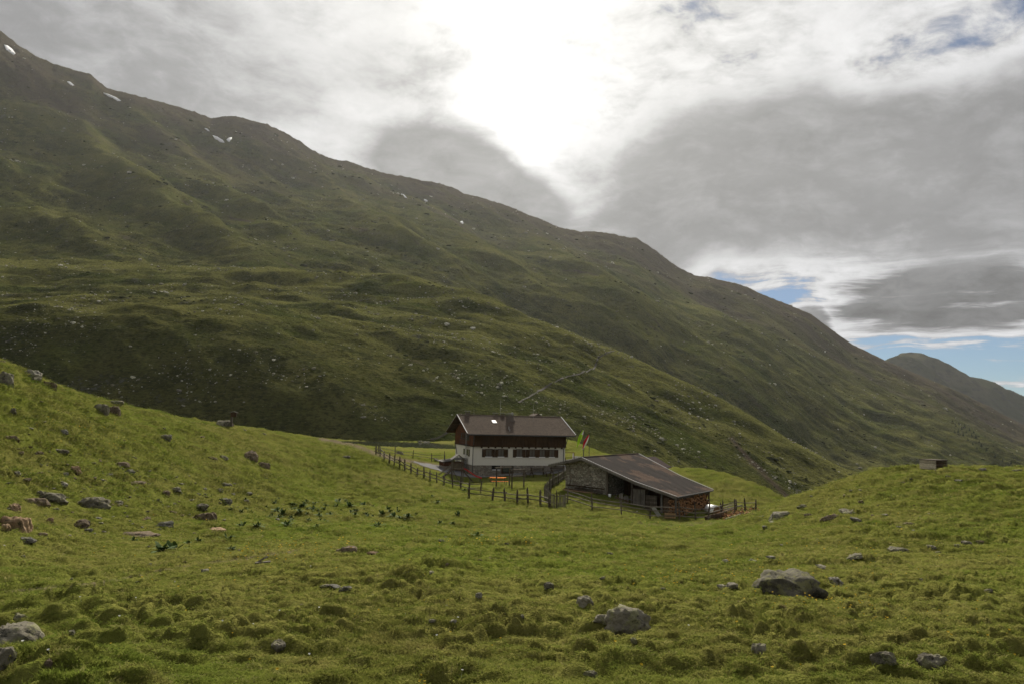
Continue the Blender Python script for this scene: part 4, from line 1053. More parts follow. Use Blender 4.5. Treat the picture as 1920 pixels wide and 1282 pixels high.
# ------------------------------------------------------------------ flags
def flag(px, ptop, pbase, fx, fy, mats, label, r, lean):
    g = gnd(px, pbase, 124, 150); k = mpp(g.y); h = (pbase - ptop) * k
    R = empty("flagpole", g, 0, label, "flagpole")
    MB().tube([(0, 0, -.4), (0, 0, h)], r, 7, r * .6).build("pole", WOOD_GREY, R)
    # cloth hanging slack from the pole, drawn out to the left
    n, m = 16, 5; pts = []
    for i in range(n + 1):
        t = i / n
        for j in range(m + 1):
            s = j / m
            cx = -fx * k * (t ** 1.15) + (.22 + .42 * math.sin(math.pi * min(1, t * 1.1))) * (s - .15) * -1.0 * .9
            cz = h - fy[0] * k - (fy[1] - fy[0]) * k * t + .16 * (s - .5) * (1 - t)
            cy = .16 * math.sin(t * 9 + s * 5) + .10 * math.sin(s * 9 + t * 3)
            pts.append((cx, cy, cz))
    for q, (a, b, mat) in enumerate(mats):
        vs, fs = [], []; i0, i1 = int(a[0] * n), int(a[1] * n); j0, j1 = int(b[0] * m), int(b[1] * m)
        ids = {}
        for i in range(i0, i1 + 1):
            for j in range(j0, j1 + 1): ids[(i, j)] = len(vs); vs.append(pts[i * (m + 1) + j])
        for i in range(i0, i1):
            for j in range(j0, j1): fs.append((ids[(i, j)], ids[(i, j + 1)], ids[(i + 1, j + 1)], ids[(i + 1, j)]))
        o = mesh_obj("flag_panel", vs, fs, mat, R, True)
        sm = o.modifiers.new("thickness", 'SOLIDIFY'); sm.thickness = .01
flag(1094, 802, 857, 11.5, (5, 36), [((0, .3), (0, .6), WHITE_FLAG), ((0, .3), (.6, 1), GREEN_FLAG), ((.3, 1), (0, 1), GREEN_FLAG)], "taller flagpole with a lime green and white flag hanging slack", .085, 0)
flag(1104.5, 811, 858, 11.5, (5, 32), [((0, .94), (0, .42), WHITE_FLAG), ((0, .94), (.4, 1), RED_FLAG), ((.93, 1), (0, 1), WHITE_FLAG)], "shorter flagpole with a red and white flag hanging slack", .055, 0)
# ------------------------------------------------------------------ stone barn with the long catslide roof
BARN_ANG = math.radians(-33.4); BARN_O = Vector((pt(1090, 857.5, 100)[0], 100.0, 0.0))
def barn_w(x, y, z=0.0):
    c, s = math.cos(BARN_ANG), math.sin(BARN_ANG)
    return Vector((BARN_O.x + x * c - y * s, BARN_O.y + x * s + y * c, z))
def bgz(x, y): w = barn_w(x, y); return Hxy(w.x, w.y)
def build_barn():
    R = empty("stone_barn", BARN_O, BARN_ANG, "low stone barn with a long mottled tile roof, open bay towards the meadow", "barn")
    rz = pt(1090, 857.5, 100)[2]; kz, ezr = rz - 2.50, rz - 3.85
    LXR, KX, LXL = 12.55, 7.3, -4.7; lz = rz - 1.15
    def rl(x):  # roof length at this distance from the ridge (the far verge runs askew)
        return 17.0 - max(x, 0) / LXR * 4.6
    def top(x):
        if x < 0: return rz + (lz - rz) * x / LXL
        return rz + (kz - rz) * x / KX if x < KX else kz + (ezr - kz) * (x - KX) / (LXR - KX)
    # roof slabs
    for (xa, xb) in ((0, KX), (KX, LXR), (LXL, 0)):
        za, zb = top(xa), top(xb); t = 0.15
        MB().hexa([(xa, 0, za - t), (xb, 0, zb - t), (xb, rl(xb), zb - t), (xa, rl(xa), za - t), (xa, 0, za), (xb, 0, zb), (xb, rl(xb), zb), (xa, rl(xa), za)]).build("roof_boarding", WOOD_OLD, R)
        m = max(3, int(math.hypot(xb - xa, zb - za) / 0.33)); tm = MB()
        d = Vector((xb - xa, 0, zb - za)).normalized(); up = Vector((-d.z, 0, d.x))
        for i in range(m):
            f0, f1 = i / m, (i + 1) / m
            if xa >= 0: lo, hi = f1, f0
            else: lo, hi = f0, f1
            xl = xa + (xb - xa) * lo; zl = za + (zb - za) * lo; xh = xa + (xb - xa) * hi; zh = za + (zb - za) * hi
            yl, yh = rl(xl) + .02, rl(xh) + .02; w = .012 * (-1) ** i
            a0, a1 = Vector((xl, -.02 + w, zl)), Vector((xl, yl, zl)); b1, b0 = Vector((xh, yh, zh)), Vector((xh, -.02 + w, zh))
            tm.hexa([a0 + up * .008, b0 + up * .006, b1 + up * .006, a1 + up * .008, a0 + up * .055, b0 + up * .024, b1 + up * .024, a1 + up * .055])
        o = tm.build("tile_courses", TILE_BARN, R); o["kind"] = "stuff"
    for y0, tag in ((0, 0), (1, 1)):
        P = [(LXL, lz), (0, rz), (KX, kz), (LXR, ezr)]
        for (a, b) in zip(P[:-1], P[1:]):
            ya = -.04 if tag == 0 else rl(a[0]) + .05; yb = -.04 if tag == 0 else rl(b[0]) + .05
            if tag == 0: MB().beam((a[0], ya, a[1] - .12), (b[0], yb, b[1] - .12), .05, .28).build("barge_board", WOOD_GREY, R)
            MB().beam((a[0], ya, a[1] + .10), (b[0], yb, b[1] + .10), .12, .03).build("verge_flashing", METAL, R)
    MB().beam((LXR + .05, 0, ezr - .03), (LXR + .05, rl(LXR), ezr - .03), .10, .10).build("gutter", METAL_DARK, R)
    MB().tube([(0, 0, rz + .04), (0, rl(0), rz + .04)], .11, 8).build("ridge_cap", TILE_BARN, R)
    # rafters and purlins under the near verge
    for x in (-4.2, -.02, 4.0, KX, 10.0, 12.2): MB().beam((x, .05, top(x) - .27), (x, 3.0 if x > 3 else 1.0, top(x) - .27), .17, .20).build("purlin", WOOD_OLD, R)
    # stone block
    xl, xr, yw = -2.75, 3.05, 1.0
    zf = bgz(xl, yw) - 1.0
    MB().prism([(xl, yw, zf), (xr, yw, zf), (xr, yw, top(xr) - .17), (0, yw, rz - .17), (xl, yw, top(xl) - .17)], (0, 13.0, 0)).build("stone_wall", STONE_BARN, R)
    # open bay: back wall and right-hand log wall
    zb = bgz(6, 5) - .6
    MB().prism([(xr, 6.0, zb), (8.0, 6.0, zb - .6), (8.0, 6.0, top(8.0) - .18), (KX, 6.0, kz - .18), (xr, 6.0, top(xr) - .18)], (0, 6.5, 0)).build("bay_back_wall", WOOD_DARK, R)
    # plank closet standing in the bay
    cx0, cx1, cy0 = 6.75, 8.25, 0.7; cz = bgz(cx0, cy0) - .3; ct = cz + 2.15
    b0 = MB().box(cx0 + .03, cx1 - .03, cy0 + .05, cy0 + 1.6, cz, ct - .05).build("closet_core", WOOD_OLD, R)
    x = cx0
    while x < cx1 - .02:
        w = random.uniform(.16, .26); MB().box(x, min(x + w - .018, cx1), cy0, cy0 + .045 + random.uniform(0, .02), cz + random.uniform(0, .06), ct - random.uniform(0, .05)).build("plank", WOOD_GREY, R); x += w
    MB().box(cx0 - .2, cx1 + .2, cy0 - .2, cy0 + 1.8, ct, ct + .07).build("closet_roof", WOOD_PLANK, R)
    z = bgz(8.8, 1.0) - .3
    for i in range(9): MB().beam((8.28, .95, z + .12 + i * .235), (9.7, .95, z + .12 + i * .235), .20, .20).build("wall_log", WOOD_OLD, R)
    MB().box(8.3, 11.0, 3.4, 3.6, bgz(10, 3) - .5, top(10) - .4).build("stall_back_wall", WOOD_DARK, R)
    for x in (3.2, 6.5, 10.35, 12.1):
        y = .85; MB().box(x - .10, x + .10, y - .1, y + .1, bgz(x, y) - .5, top(x) - .36).build("roof_post", WOOD_GREY if x > 9 else WOOD_OLD, R)
    for y in (3.5, 6.5, 9.5, 12.0): MB().box(12.0, 12.18, y, y + .18, bgz(12, y) - .5, top(12.1) - .3).build("roof_post", WOOD_OLD, R)
    MB().beam((12.1, .6, top(12.1) - .42), (12.1, 12.2, top(12.1) - .42), .18, .22).build("eave_beam", WOOD_OLD, R)
    MB().box(10.5, 11.2, 1.0, 1.05, bgz(11, 1) + .1, bgz(11, 1) + 2.0).build("board_panel", WOOD_PLANK, R)
build_barn()

def log_shape(mb, c, axis, length, r, split=None):
    """one billet: a split wedge or half round"""
    a = Vector(axis).normalized(); u = a.cross(Vector((0, 0, 1)) if abs(a.z) < .9 else Vector((1, 0, 0))).normalized(); v = u.cross(a)
    t0 = random.uniform(0, 6.28); n = random.choice((3, 4, 5)); c = Vector(c); ring = []
    for k in range(n):
        t = t0 + k * 2 * math.pi / n + random.uniform(-.25, .25); ring.append(u * math.cos(t) * r * random.uniform(.8, 1.15) + v * math.sin(t) * r * random.uniform(.8, 1.15))
    vs = [c - a * length / 2 + p for p in ring] + [c + a * length / 2 + p for p in ring]
    mb.add(vs, [tuple(range(n))[::-1], tuple(range(n, 2 * n))] + [(i, (i + 1) % n, n + (i + 1) % n, n + i) for i in range(n)])
def build_stack(y0, y1, hh, label):
    """billets piled crosswise under the eave, ends showing"""
    g = barn_w(11.6, (y0 + y1) / 2); R = empty("firewood_stack", (BARN_O.x, BARN_O.y, 0), BARN_ANG, label, "firewood stack", "firewood under the barn eave")
    m = MB(); y = y0
    while y < y1:
        zb = bgz(11.6, y) + .05; z = zb
        top = min(zb + hh * random.uniform(.85, 1.05), pt(1090, 857.5, 100)[2] - 4.3)
        while z < top:
            r = random.uniform(.075, .15); log_shape(m, (11.75 + random.uniform(-.16, .26), y + random.uniform(-.03, .03), z + r), (1, random.uniform(-.25, .25), random.uniform(-.12, .12)), .75, r); z += r * 1.65
        y += .21
    # end face towards the meadow
    for k in range(120):
        r = random.uniform(.06, .11); log_shape(m, (random.uniform(11.25, 12.0), y0 - .05 + random.uniform(-.1, .1), bgz(11.6, y0) + random.uniform(0, hh * .95)), (random.uniform(-.5, .5), 1, random.uniform(-.3, .3)), .4, r) if y0 < 2 else None
    o = m.build("billets", LOGM, R); o["kind"] = "stuff"
build_stack(1.0, 4.6, 1.95, "split firewood stacked under the barn eave at its near corner")
build_stack(4.75, 8.2, 2.05, "split firewood stacked under the middle of the barn eave")
build_stack(8.35, 11.6, 1.9, "split firewood stacked under the far end of the barn eave")

def build_heap():
    g = gnd(1388, 968, 80, 115); R = empty("firewood_heap", g, 0, "loose spread heap of firewood on the ground right of the barn", "firewood heap")
    m = MB()
    for k in range(620):
        px = random.triangular(1340, 1432, 1385); py = random.uniform(953, 975) - (px > 1400) * random.uniform(0, 6)
        w = gnd(px, py, 80, 120) if k % 5 == 0 else w + Vector((random.uniform(-.55, .55), random.uniform(-.9, .9), 0))
        z = Hxy(w.x, w.y); d = (w - g); q = max(0, 1 - (d.x / 4.2) ** 2 - (d.y / 6.0) ** 2)
        log_shape(m, (w.x - g.x, w.y - g.y, z - g.z + random.uniform(0, .05 + .55 * q)), (random.uniform(-1, 1), random.uniform(-1, 1), random.uniform(-.5, .5)), random.uniform(.28, .42), random.uniform(.05, .10))
    o = m.build("billets", LOGM, R); o["kind"] = "stuff"
build_heap()
for i, (a, b, c, d, lab) in enumerate(((1360,975,1392,968,"grey round pole lying on the near edge of the firewood heap"),(1371,977,1382,973,"short pale log lying before the firewood heap"),
                                       (1388,974,1412,968,"long grey pole lying on the right part of the firewood heap"),(1352,958,1392,951,"silvered pole leaning on the fence behind the firewood heap"))):
    p, q = gnd(a, b, 80, 120), gnd(c, d, 80, 120); o = MB().tube([(0, 0, .12), tuple((q - p) + Vector((0, 0, .35)))], .09, 7, .07).build("pole", WOOD_GREY)
    o.location = p; set_props(o, lab, "pole")
def build_tarp_stack():
    g = gnd(1340, 962, 92, 112); R = empty("covered_log_pile", g, .4, "round-topped pile of fresh logs under a white cover behind the barn corner", "log pile")
    m = MB()
    for k in range(60): x, z = random.uniform(-.7, .7), random.uniform(.05, 1.15); z *= 1 - .35 * abs(x); log_shape(m, (x, -.45, z), (0, 1, 0), .5, random.uniform(.09, .14))
    o = m.build("log_ends", WOOD_NEW, R); o["kind"] = "stuff"; R.scale = (.72, .72, .72)
    vs = []; n = 12
    for y in (-.72, 1.6):
        for k in range(n + 1): t = math.pi * k / n; vs.append((-math.cos(t) * .95, y + .05 * math.sin(k * 2), .25 + 1.15 * math.sin(t)))
    o = mesh_obj("white_cover", vs, [(k, k + 1, n + 2 + k, n + 1 + k) for k in range(n)], WHITE, R, True); s = o.modifiers.new("thickness", 'SOLIDIFY'); s.thickness = .06
build_tarp_stack()

def build_back_shed():
    a = pt(1188, 858, 117); R = empty("dark_shed", (a[0], a[1], 0), math.radians(-33), "dark-roofed shed showing behind the barn's far roof end", "shed")
    rz = a[2]; g = Hxy(a[0], a[1]) - 1.0
    def rr(x): return rz - abs(x) * .55
    MB().prism([(-2.4, .5, g), (2.4, .5, g), (2.4, .5, rr(2.4) - .12), (0, .5, rz - .12), (-2.4, .5, rr(-2.4) - .12)], (0, 7, 0)).build("wall", WOOD_OLD, R)
    for s in (-1, 1):
        e = 2.7 * s; pts = [(0, -7.0, rz), (e, -7.0, rr(e)), (e, 8, rr(e)), (0, 8, rz)]
        pts = [(0, -2.0, rz), (e, -2.0, rr(e)), (e, 8, rr(e)), (0, 8, rz)]
        bt = [(p[0], p[1], p[2] - .1) for p in pts]
        MB().hexa(bt + pts if s > 0 else bt[::-1] + pts[::-1]).build("roof", TILE_SHED, R)
build_back_shed()

# ------------------------------------------------------------------ boards and odds and ends at the barn
def plank(a, b, w, t, mat, label, cat="plank", group=None, tilt=0.0):
    a = Vector(a); b = Vector(b); o = MB().beam((0, 0, 0), tuple(b - a), w, t).build("plank", mat); o.location = a
    return set_props(o, label, cat, group)
def bp(x, y, z): return barn_w(x, y, bgz(x, y) + z)
plank(bp(-2.4, .3, .12), bp(2.2, .1, .10), .30, .22, WOOD_PLANK, "long squared beam lying lowest in the timber pile by the stone wall")
plank(bp(-1.0, .4, .42), bp(2.8, .3, .38), .32, .24, WOOD_OLD, "broad grey beam in the middle of the timber pile by the stone wall")
plank(bp(-2.3, .5, .66), bp(2.9, .55, .72), .28, .10, WOOD_DARK, "dark board on top of the timber pile by the stone wall")
plank(bp(-.2, .2, .60), bp(1.2, .1, .86), .75, .07, WOOD_PLANK, "square brown panel lying askew on the timber pile")
plank(bp(-2.2, .75, .1), bp(-1.9, .85, 1.35), .10, .08, WOOD_PLANK, "single board leaning upright against the stone wall")
plank(bp(-2.5, -.2, .05), bp(1.8, -.35, .06), .16, .10, WOOD_NEW, "pale plank lying on the grass before the timber pile")
plank(bp(5.2, .2, .50), bp(6.9, .3, .55), .18, .12, WOOD_GREY, "pale pole lying across the rubble in the barn's open bay")
plank(bp(4.8, .1, .28), bp(6.6, -.2, .22), .22, .14, WOOD_PLANK, "brown beam lying in front of the plank closet")
plank(bp(4.5, .3, .1), bp(4.95, .2, .75), .07, .06, WOOD_GREY, "thin stick leaning left in the barn's open bay")
plank(bp(5.6, .0, .1), bp(6.0, .15, .60), .07, .06, WOOD_GREY, "thin stick leaning right in the barn's open bay")
def upright_boards():
    for i, x in enumerate((5.35, 5.65, 6.0, 6.35)):
        z = bgz(x, .0); o = MB().box(-.12, .12, -.03, .03, -.3, random.uniform(.75, 1.0)).build("upright_board", WOOD_GREY); o.location = barn_w(x, .0, z); o.rotation_euler = (random.uniform(-.08, .08), random.uniform(-.05, .05), BARN_ANG)
        set_props(o, ("leftmost", "second", "third", "rightmost")[i] + " of four grey boards standing upright left of the plank closet", "board", "upright boards by the closet")
upright_boards()
def bucket():
    g = bp(3.9, .2, 0); R = empty("bucket", g, 0, "small white bucket on the ground in the barn's open bay", "bucket"); n = 12
    vs = [(math.cos(2*math.pi*j/n) * r, math.sin(2*math.pi*j/n) * r, z) for (r, z) in ((.14, 0), (.19, .36), (.16, .355), (.12, .03)) for j in range(n)]
    m = MB().add(vs, [tuple(range(n))[::-1]] + [(i*n+j, i*n+(j+1) % n, (i+1)*n+(j+1) % n, (i+1)*n+j) for i in range(3) for j in range(n)] + [tuple(range(3*n, 4*n))]); m.build("pail", WHITE, R, True)
    MB().tube([(-.18, 0, .34), (-.1, 0, .48), (.1, 0, .48), (.18, 0, .34)], .012, 5).build("handle", METAL_DARK, R)
bucket()
o = MB().beam((0, 0, 0), (.75, .15, -.95), .42, .03, up=(0, 1, .3)).build("sheet_metal_strip", METAL); o.location = gnd(1226, 968, 80, 100) + Vector((0, .5, .95)); set_props(o, "pale grey metal sheet leaning on the fence before the barn stall", "metal sheet")
def crate():
    g = gnd(1256, 972, 80, 100); R = empty("wooden_crate", g, BARN_ANG * .2, "low reddish wooden crate behind the barn fence", "crate")
    for k in range(3):
        MB().box(-.62, .62, -.3, -.26, .04 + k * .2, .21 + k * .2).build("slat", WOOD_NEW, R); MB().box(-.62, .62, .26, .3, .04 + k * .2, .21 + k * .2).build("slat", WOOD_PLANK, R)
        for s in (-1, 1): MB().box(s * .6 - .02, s * .6 + .02, -.255, .255, .04 + k * .2, .21 + k * .2).build("slat", WOOD_PLANK, R)
    MB().box(-.6, .6, -.25, .25, .03, .06).build("bottom", WOOD_PLANK, R)
crate()
plank(gnd(1322, 976, 80, 105) + Vector((0, 0, .25)), gnd(1358, 971, 80, 110) + Vector((0, 0, .45)), .12, .55, WOOD_PLANK, "wide dark trough board standing on edge before the firewood")

# ------------------------------------------------------------------ rail fences
_fsrc = {}
def post_at(R, base, h, r, mat, pointed=True):
    key = (mat.name, pointed, random.randrange(4))
    if key not in _fsrc:
        m = MB(); n = 7; vs = []; 
        for z, q in ((-.35, 1.0), (.45, random.uniform(.9, 1.05)), (.86, random.uniform(.82, .95)), (1.0, .25 if pointed else .85)):
            dx, dy = random.uniform(-.15, .15), random.uniform(-.15, .15)
            vs += [(math.cos(2*math.pi*j/n) * q * random.uniform(.85, 1.15) + dx, math.sin(2*math.pi*j/n) * q * random.uniform(.85, 1.15) + dy, z) for j in range(n)]
        m.add(vs, [tuple(range(n))[::-1], tuple(range(3*n, 4*n))] + [(i*n+j, i*n+(j+1) % n, (i+1)*n+(j+1) % n, (i+1)*n+j) for i in range(3) for j in range(n)])
        o = m.build("post", mat, R); _fsrc[key] = o.data
    else:
        o = bpy.data.objects.new("post", _fsrc[key]); COL.objects.link(o); o.parent = R
    o.location = base - R.location; o.scale = (r, r, h); o.rotation_euler = (random.uniform(-.07, .07), random.uniform(-.07, .07), random.uniform(0, 6.28)); return o
def rail_fence(name, posts, label, heights=(.45, .85), hp=(1.25,), r=.085, rr=.045, mat=None, ymin=60, ymax=160, over=.25, rails=None, skip=()):
    P = [gnd(a, b, ymin, ymax) for (a, b) in posts]
    R = empty(name, P[0], 0, label, "fence", "timber fences round the hut")
    for i, p in enumerate(P): post_at(R, p, hp[i % len(hp)] * random.uniform(.93, 1.08), r * random.uniform(.85, 1.2), mat or WOOD_OLD)
    for i, (a, b) in enumerate(zip(P[:-1], P[1:])):
        if i in skip: continue
        for h in heights:
            d = (b - a).normalized(); s = Vector((-d.y, d.x, 0)) * (.08 * (1 if i % 2 else -1))
            q0 = a - d * over + s + Vector((0, 0, h + random.uniform(-.07, .07))); q1 = b + d * over + s + Vector((0, 0, h + random.uniform(-.09, .09)))
            mid = (q0 + q1) / 2 + Vector((0, 0, random.uniform(-.06, .03)))
            MB().tube([q0 - R.location, mid - R.location, q1 - R.location], rr * random.uniform(.85, 1.2), 6, rr * .75, jit=.1).build("rail", WOOD_RAIL, R)
    return R
def z3(X, Y): return (640 + X / 4.364, 780 + Y / 4.364)
rail_fence("rail_fence", [z3(*p) for p in ((283,312),(317,326),(351,356),(393,378),(432,400),(477,414),(520,440),(570,464),(620,492),(675,504),(727,522),(781,542),(840,562),(911,580),(978,592),(1045,610),(1140,612))],
           "long rail fence of pointed posts running down from the pond track to the playground", (.40, .80), (1.3, 1.35, 1.25, 1.2, 1.5), .095, .058, ymin=85, ymax=130)
rail_fence("rail_fence", [z3(*p) for p in ((1045,660),(1237,686),(1337,692),(1440,705),(1527,706),(1628,720),(1700,742))],
           "rail fence of thick posts before the playground in front of the hut", (.45, .90), (1.6, 1.55, 1.5, 1.45), .125, .068, ymin=78, ymax=112)
rail_fence("rail_fence", [z3(*p) for p in ((300,310),(440,328),(585,341),(740,366),(842,362))], "thin rail fence between the pond track and the pond", (.45, .85), (1.3, 1.5, 1.3), .07, .035, ymin=110, ymax=175)
rail_fence("rail_fence", [(1064,941),(1110,955),(1165,963),(1218.5,972),(1274,972),(1304,975),(1328,975),(1353,967),(1378,960)],
           "three-rail fence along the meadow side of the barn", (.40, .85, 1.25), (1.65, 1.7, 1.55, 1.6, 2.0, 2.1, 2.0, 2.0), .10, .06, ymin=76, ymax=112)
rail_fence("rail_fence", [(1353,967),(1380,957),(1397,957),(1417,959)], "short fence closing the wood yard right of the barn", (.5, 1.0), (1.6, 1.5, 1.45, 1.4), .10, .045, ymin=80, ymax=118)
b0, b1 = gnd(1405, 960, 80, 118), gnd(1416, 952, 80, 118)

def picket_fence(path, hp, label, ymin, ymax, mat=WOOD_GREY, cover=None):
    P = [gnd(a, b, ymin, ymax) for (a, b) in path]; R = empty("picket_fence", P[0], 0, label, "fence", "timber fences round the hut")
    seg = []
    src = [MB().add([(-.045, -.012, -.25), (.045, -.012, -.25), (.045, .012, -.25), (-.045, .012, -.25), (-.045, -.012, .93), (.045, -.012, .93), (.045, .012, .93), (-.045, .012, .93), (0, -.012, 1.0), (0, .012, 1.0)],
             [(3,2,1,0),(0,1,5,8,4),(2,3,7,9,6),(1,2,6,9,8,5),(3,0,4,8,9,7)]).build("picket", mat, R)]
    first = True
    for a, b in zip(P[:-1], P[1:]):
        d = b - a; n = max(2, int(Vector((d.x, d.y)).length / .145)); ang = math.atan2(d.y, d.x)
        for k in range(n):
            q = a + d * ((k + .5) / n); q.z = Hxy(q.x, q.y); o = src[0] if first else share("picket", src[0], R, (0, 0, 0)); first = False
            o.location = q - R.location; o.rotation_euler = (random.uniform(-.06, .06), random.uniform(-.05, .05), ang); o.scale = (random.uniform(.85, 1.15), 1, hp * random.uniform(.92, 1.06))
        s = Vector((-math.sin(ang), math.cos(ang), 0)) * .04
        for h in (.3, .82): MB().beam(tuple(a - R.location + s + Vector((0, 0, h * hp))), tuple(b - R.location + s + Vector((0, 0, h * hp))), .05, .09).build("rail", WOOD_RAIL, R)
        MB().beam(tuple(a - R.location + s * 2 + Vector((0, 0, -.3))), tuple(a - R.location + s * 2 + Vector((0, 0, hp * 1.28))), .13, w2=.08).build("post", WOOD_OLD, R)
    return R
picket_fence([(1063,897),(1055,899),(1046,906),(1035,912),(1029,920),(1020,933),(1031,944)], 1.35, "grey picket fence curving down from the hut towards the barn", 84, 126)
picket_fence([(1031.5,948),(1044,951),(1062,949)], 1.45, "short grey picket panel closing the corner before the stone barn", 76, 100)

# ------------------------------------------------------------------ playground
def build_tower():
    g = gnd(857, 900, 95, 125); k = mpp(g.y); R = empty("play_tower", g, math.radians(12), "wooden play tower with a small pitched roof, stairs and a red slide", "play tower")
    w = .72; pz = 1.55; ht = 3.0
    for x in (-w, w):
        for y in (-w, w): MB().beam((x, y, -.4), (x, y, ht), .11).build("post", WOOD_OLD, R)
    MB().box(-w - .08, w + .08, -w - .08, w + .08, pz, pz + .09).build("platform", WOOD_PLANK, R)
    for (a, b) in (((-w, -w), (w, -w)), ((-w, w), (w, w)), ((-w, -w), (-w, w))):
        for i in range(9):
            t = (i + .5) / 9; x = a[0] + (b[0]-a[0])*t; y = a[1] + (b[1]-a[1])*t
            MB().box(x - .05, x + .05, y - .05, y + .05, pz + .1, pz + .82).build("guard_board", WOOD_OLD, R)
    for s in (-1, 1):
        MB().hexa([(s * (w + .25), -w - .3, ht - .15), (0, -w - .3, ht + .55), (0, w + .3, ht + .55), (s * (w + .25), w + .3, ht - .15),
                   (s * (w + .25), -w - .3, ht - .07), (0, -w - .3, ht + .63), (0, w + .3, ht + .63), (s * (w + .25), w + .3, ht - .07)]).build("roof", SLATE, R)
    # stairs to the left
    for y in (-.45, .45): MB().beam((-w, y, pz), (-w - 1.9, y, -.05), .07, .16).build("stringer", WOOD_OLD, R); MB().beam((-w, y, pz + .75), (-w - 1.9, y, .75), .06, .08).build("handrail", WOOD_OLD, R)
    for i in range(6): t = (i + .5) / 6; MB().box(-w - 1.9 * t - .12, -w - 1.9 * t + .12, -.44, .44, pz * (1 - t) - .02, pz * (1 - t) + .03).build("tread", WOOD_PLANK, R)
    # splayed braces
    for (x, y, dx, dy) in ((w, -w, 1.5, -.1), (w, w, 1.5, .1), (-w, -w, .9, 0)): MB().beam((x, y, pz - .1), (x + dx, y + dy, -.2), .09).build("brace", WOOD_OLD, R)
    # slide: curved trough with side walls
    pts = [(w, pz + .10), (w + .5, pz - .12), (w + 1.2, pz * .62), (w + 1.9, pz * .34), (w + 2.5, pz * .22), (w + 2.75, pz * .16)]
    m = MB(); vs = []; c = [(-.30, .20), (-.27, .20), (-.25, .03), (.25, .03), (.27, .20), (.30, .20), (.28, 0), (-.28, 0)]; n = len(c)
    for (x, z) in pts: vs += [(x, y, z + q) for (y, q) in c]
    m.add(vs, [(i*n+j, i*n+(j+1) % n, (i+1)*n+(j+1) % n, (i+1)*n+j) for i in range(len(pts)-1) for j in range(n)] + [tuple(range(n))[::-1], tuple(range((len(pts)-1)*n, len(pts)*n))]).build("slide", RED, R)
    MB().beam((w + 2.55, 0, -.2), (w + 2.55, 0, pz * .2), .08).build("slide_foot", METAL_DARK, R)
build_tower()
def frame(a, b, ptop, label, second=None):
    p, q = gnd(a[0], a[1], 88, 120), gnd(b[0], b[1], 88, 120); h = (a[1] - ptop) * mpp(p.y); R = empty("swing_frame", p, 0, label, "swing frame", "swing frames in the playground"); d = q - p
    for s in (Vector((0, 0, 0)), d): MB().beam(tuple(s + Vector((0, 0, -.4))), tuple(Vector((s.x, s.y, h))), .20, w2=.17).build("post", WOOD_OLD, R)
    e = d.normalized() * .3; e.z = 0; MB().beam(tuple(Vector((0, 0, h + .08)) - e), tuple(Vector((d.x, d.y, h + .08)) + e), .17, .17).build("crossbeam", WOOD_OLD, R)
    if second: MB().beam(tuple(Vector((0, .13, h * second)) - e), tuple(Vector((d.x, d.y + .13, h * second)) + e), .10, .13).build("crossbar", WOOD_OLD, R)
    return R, d, h
R1, d1, h1 = frame((930.4, 910), (955, 909), 878, "nearer-to-the-slide swing frame standing behind the orange table set")
for t in (.3, .42, .62, .74): MB().tube([tuple(d1 * t + Vector((0, 0, h1))), tuple(d1 * t + Vector((0, 0, .5)))], .012, 5).build("swing_rope", METAL_DARK, R1)
for t in (.36, .68): MB().box(-.22, .22, -.09, .09, -.02, .02).build("swing_seat", BLACK, R1).location = d1 * t + Vector((0, 0, .5))
frame((959.6, 915), (982, 912), 883, "timber frame with a second crossbar right of the orange table set", .68)
def trestle(px, py, ln, w, h, name, label, cat):
    g = gnd(px, py, 90, 122); R = empty(name, g, math.radians(4), label, cat, "orange table set")
    MB().box(-ln/2, ln/2, -w/2, w/2, h - .03, h).build("table_top" if cat == "table" else "seat_board", ORANGE, R)
    for s in (-1, 1):
        for q in (-1, 1): MB().beam((s * ln * .38, q * w * .32, h - .035), (s * ln * .40, q * w * .42, -.05), .035).build("leg", METAL_DARK, R)
        MB().box(s * ln * .38 - .02, s * ln * .38 + .02, -w * .32, w * .32, h - .07, h - .035).build("leg_crossbar", METAL_DARK, R)
trestle(933.5, 905, 2.3, .62, .78, "beer_table", "orange folding table on the grass before the hut", "table")
trestle(937, 908.5, 2.3, .27, .48, "beer_bench", "orange folding bench on the near side of the orange table", "bench")
trestle(931, 902, 2.3, .27, .48, "beer_bench", "orange folding bench on the hut side of the orange table", "bench")
def wall_bench(x, y, ln, label):
    R = empty("garden_bench", hut_w(x, y, hz(x, y)), HUT_ANG, label, "bench", "benches along the hut wall")
    for i in range(3): MB().box(0, ln, -.42 + i * .15, -.29 + i * .15, .42, .46).build("seat_slat", WOOD_OLD, R)
    for i in range(2): MB().box(0, ln, .03, .07, .55 + i * .2, .69 + i * .2).build("back_slat", WOOD_OLD, R)
    for s in (.15, ln - .25):
        MB().box(s, s + .1, -.42, -.34, 0, .418).build("leg", WOOD_DARK, R); MB().box(s, s + .1, -.02, .028, 0, .95).build("leg", WOOD_DARK, R)
wall_bench(9.0, -.75, 2.3, "dark wooden bench against the stone foot of the hut, nearer the cellar door")
wall_bench(12.3, -.65, 2.5, "dark wooden bench against the stone foot near the hut's right corner")
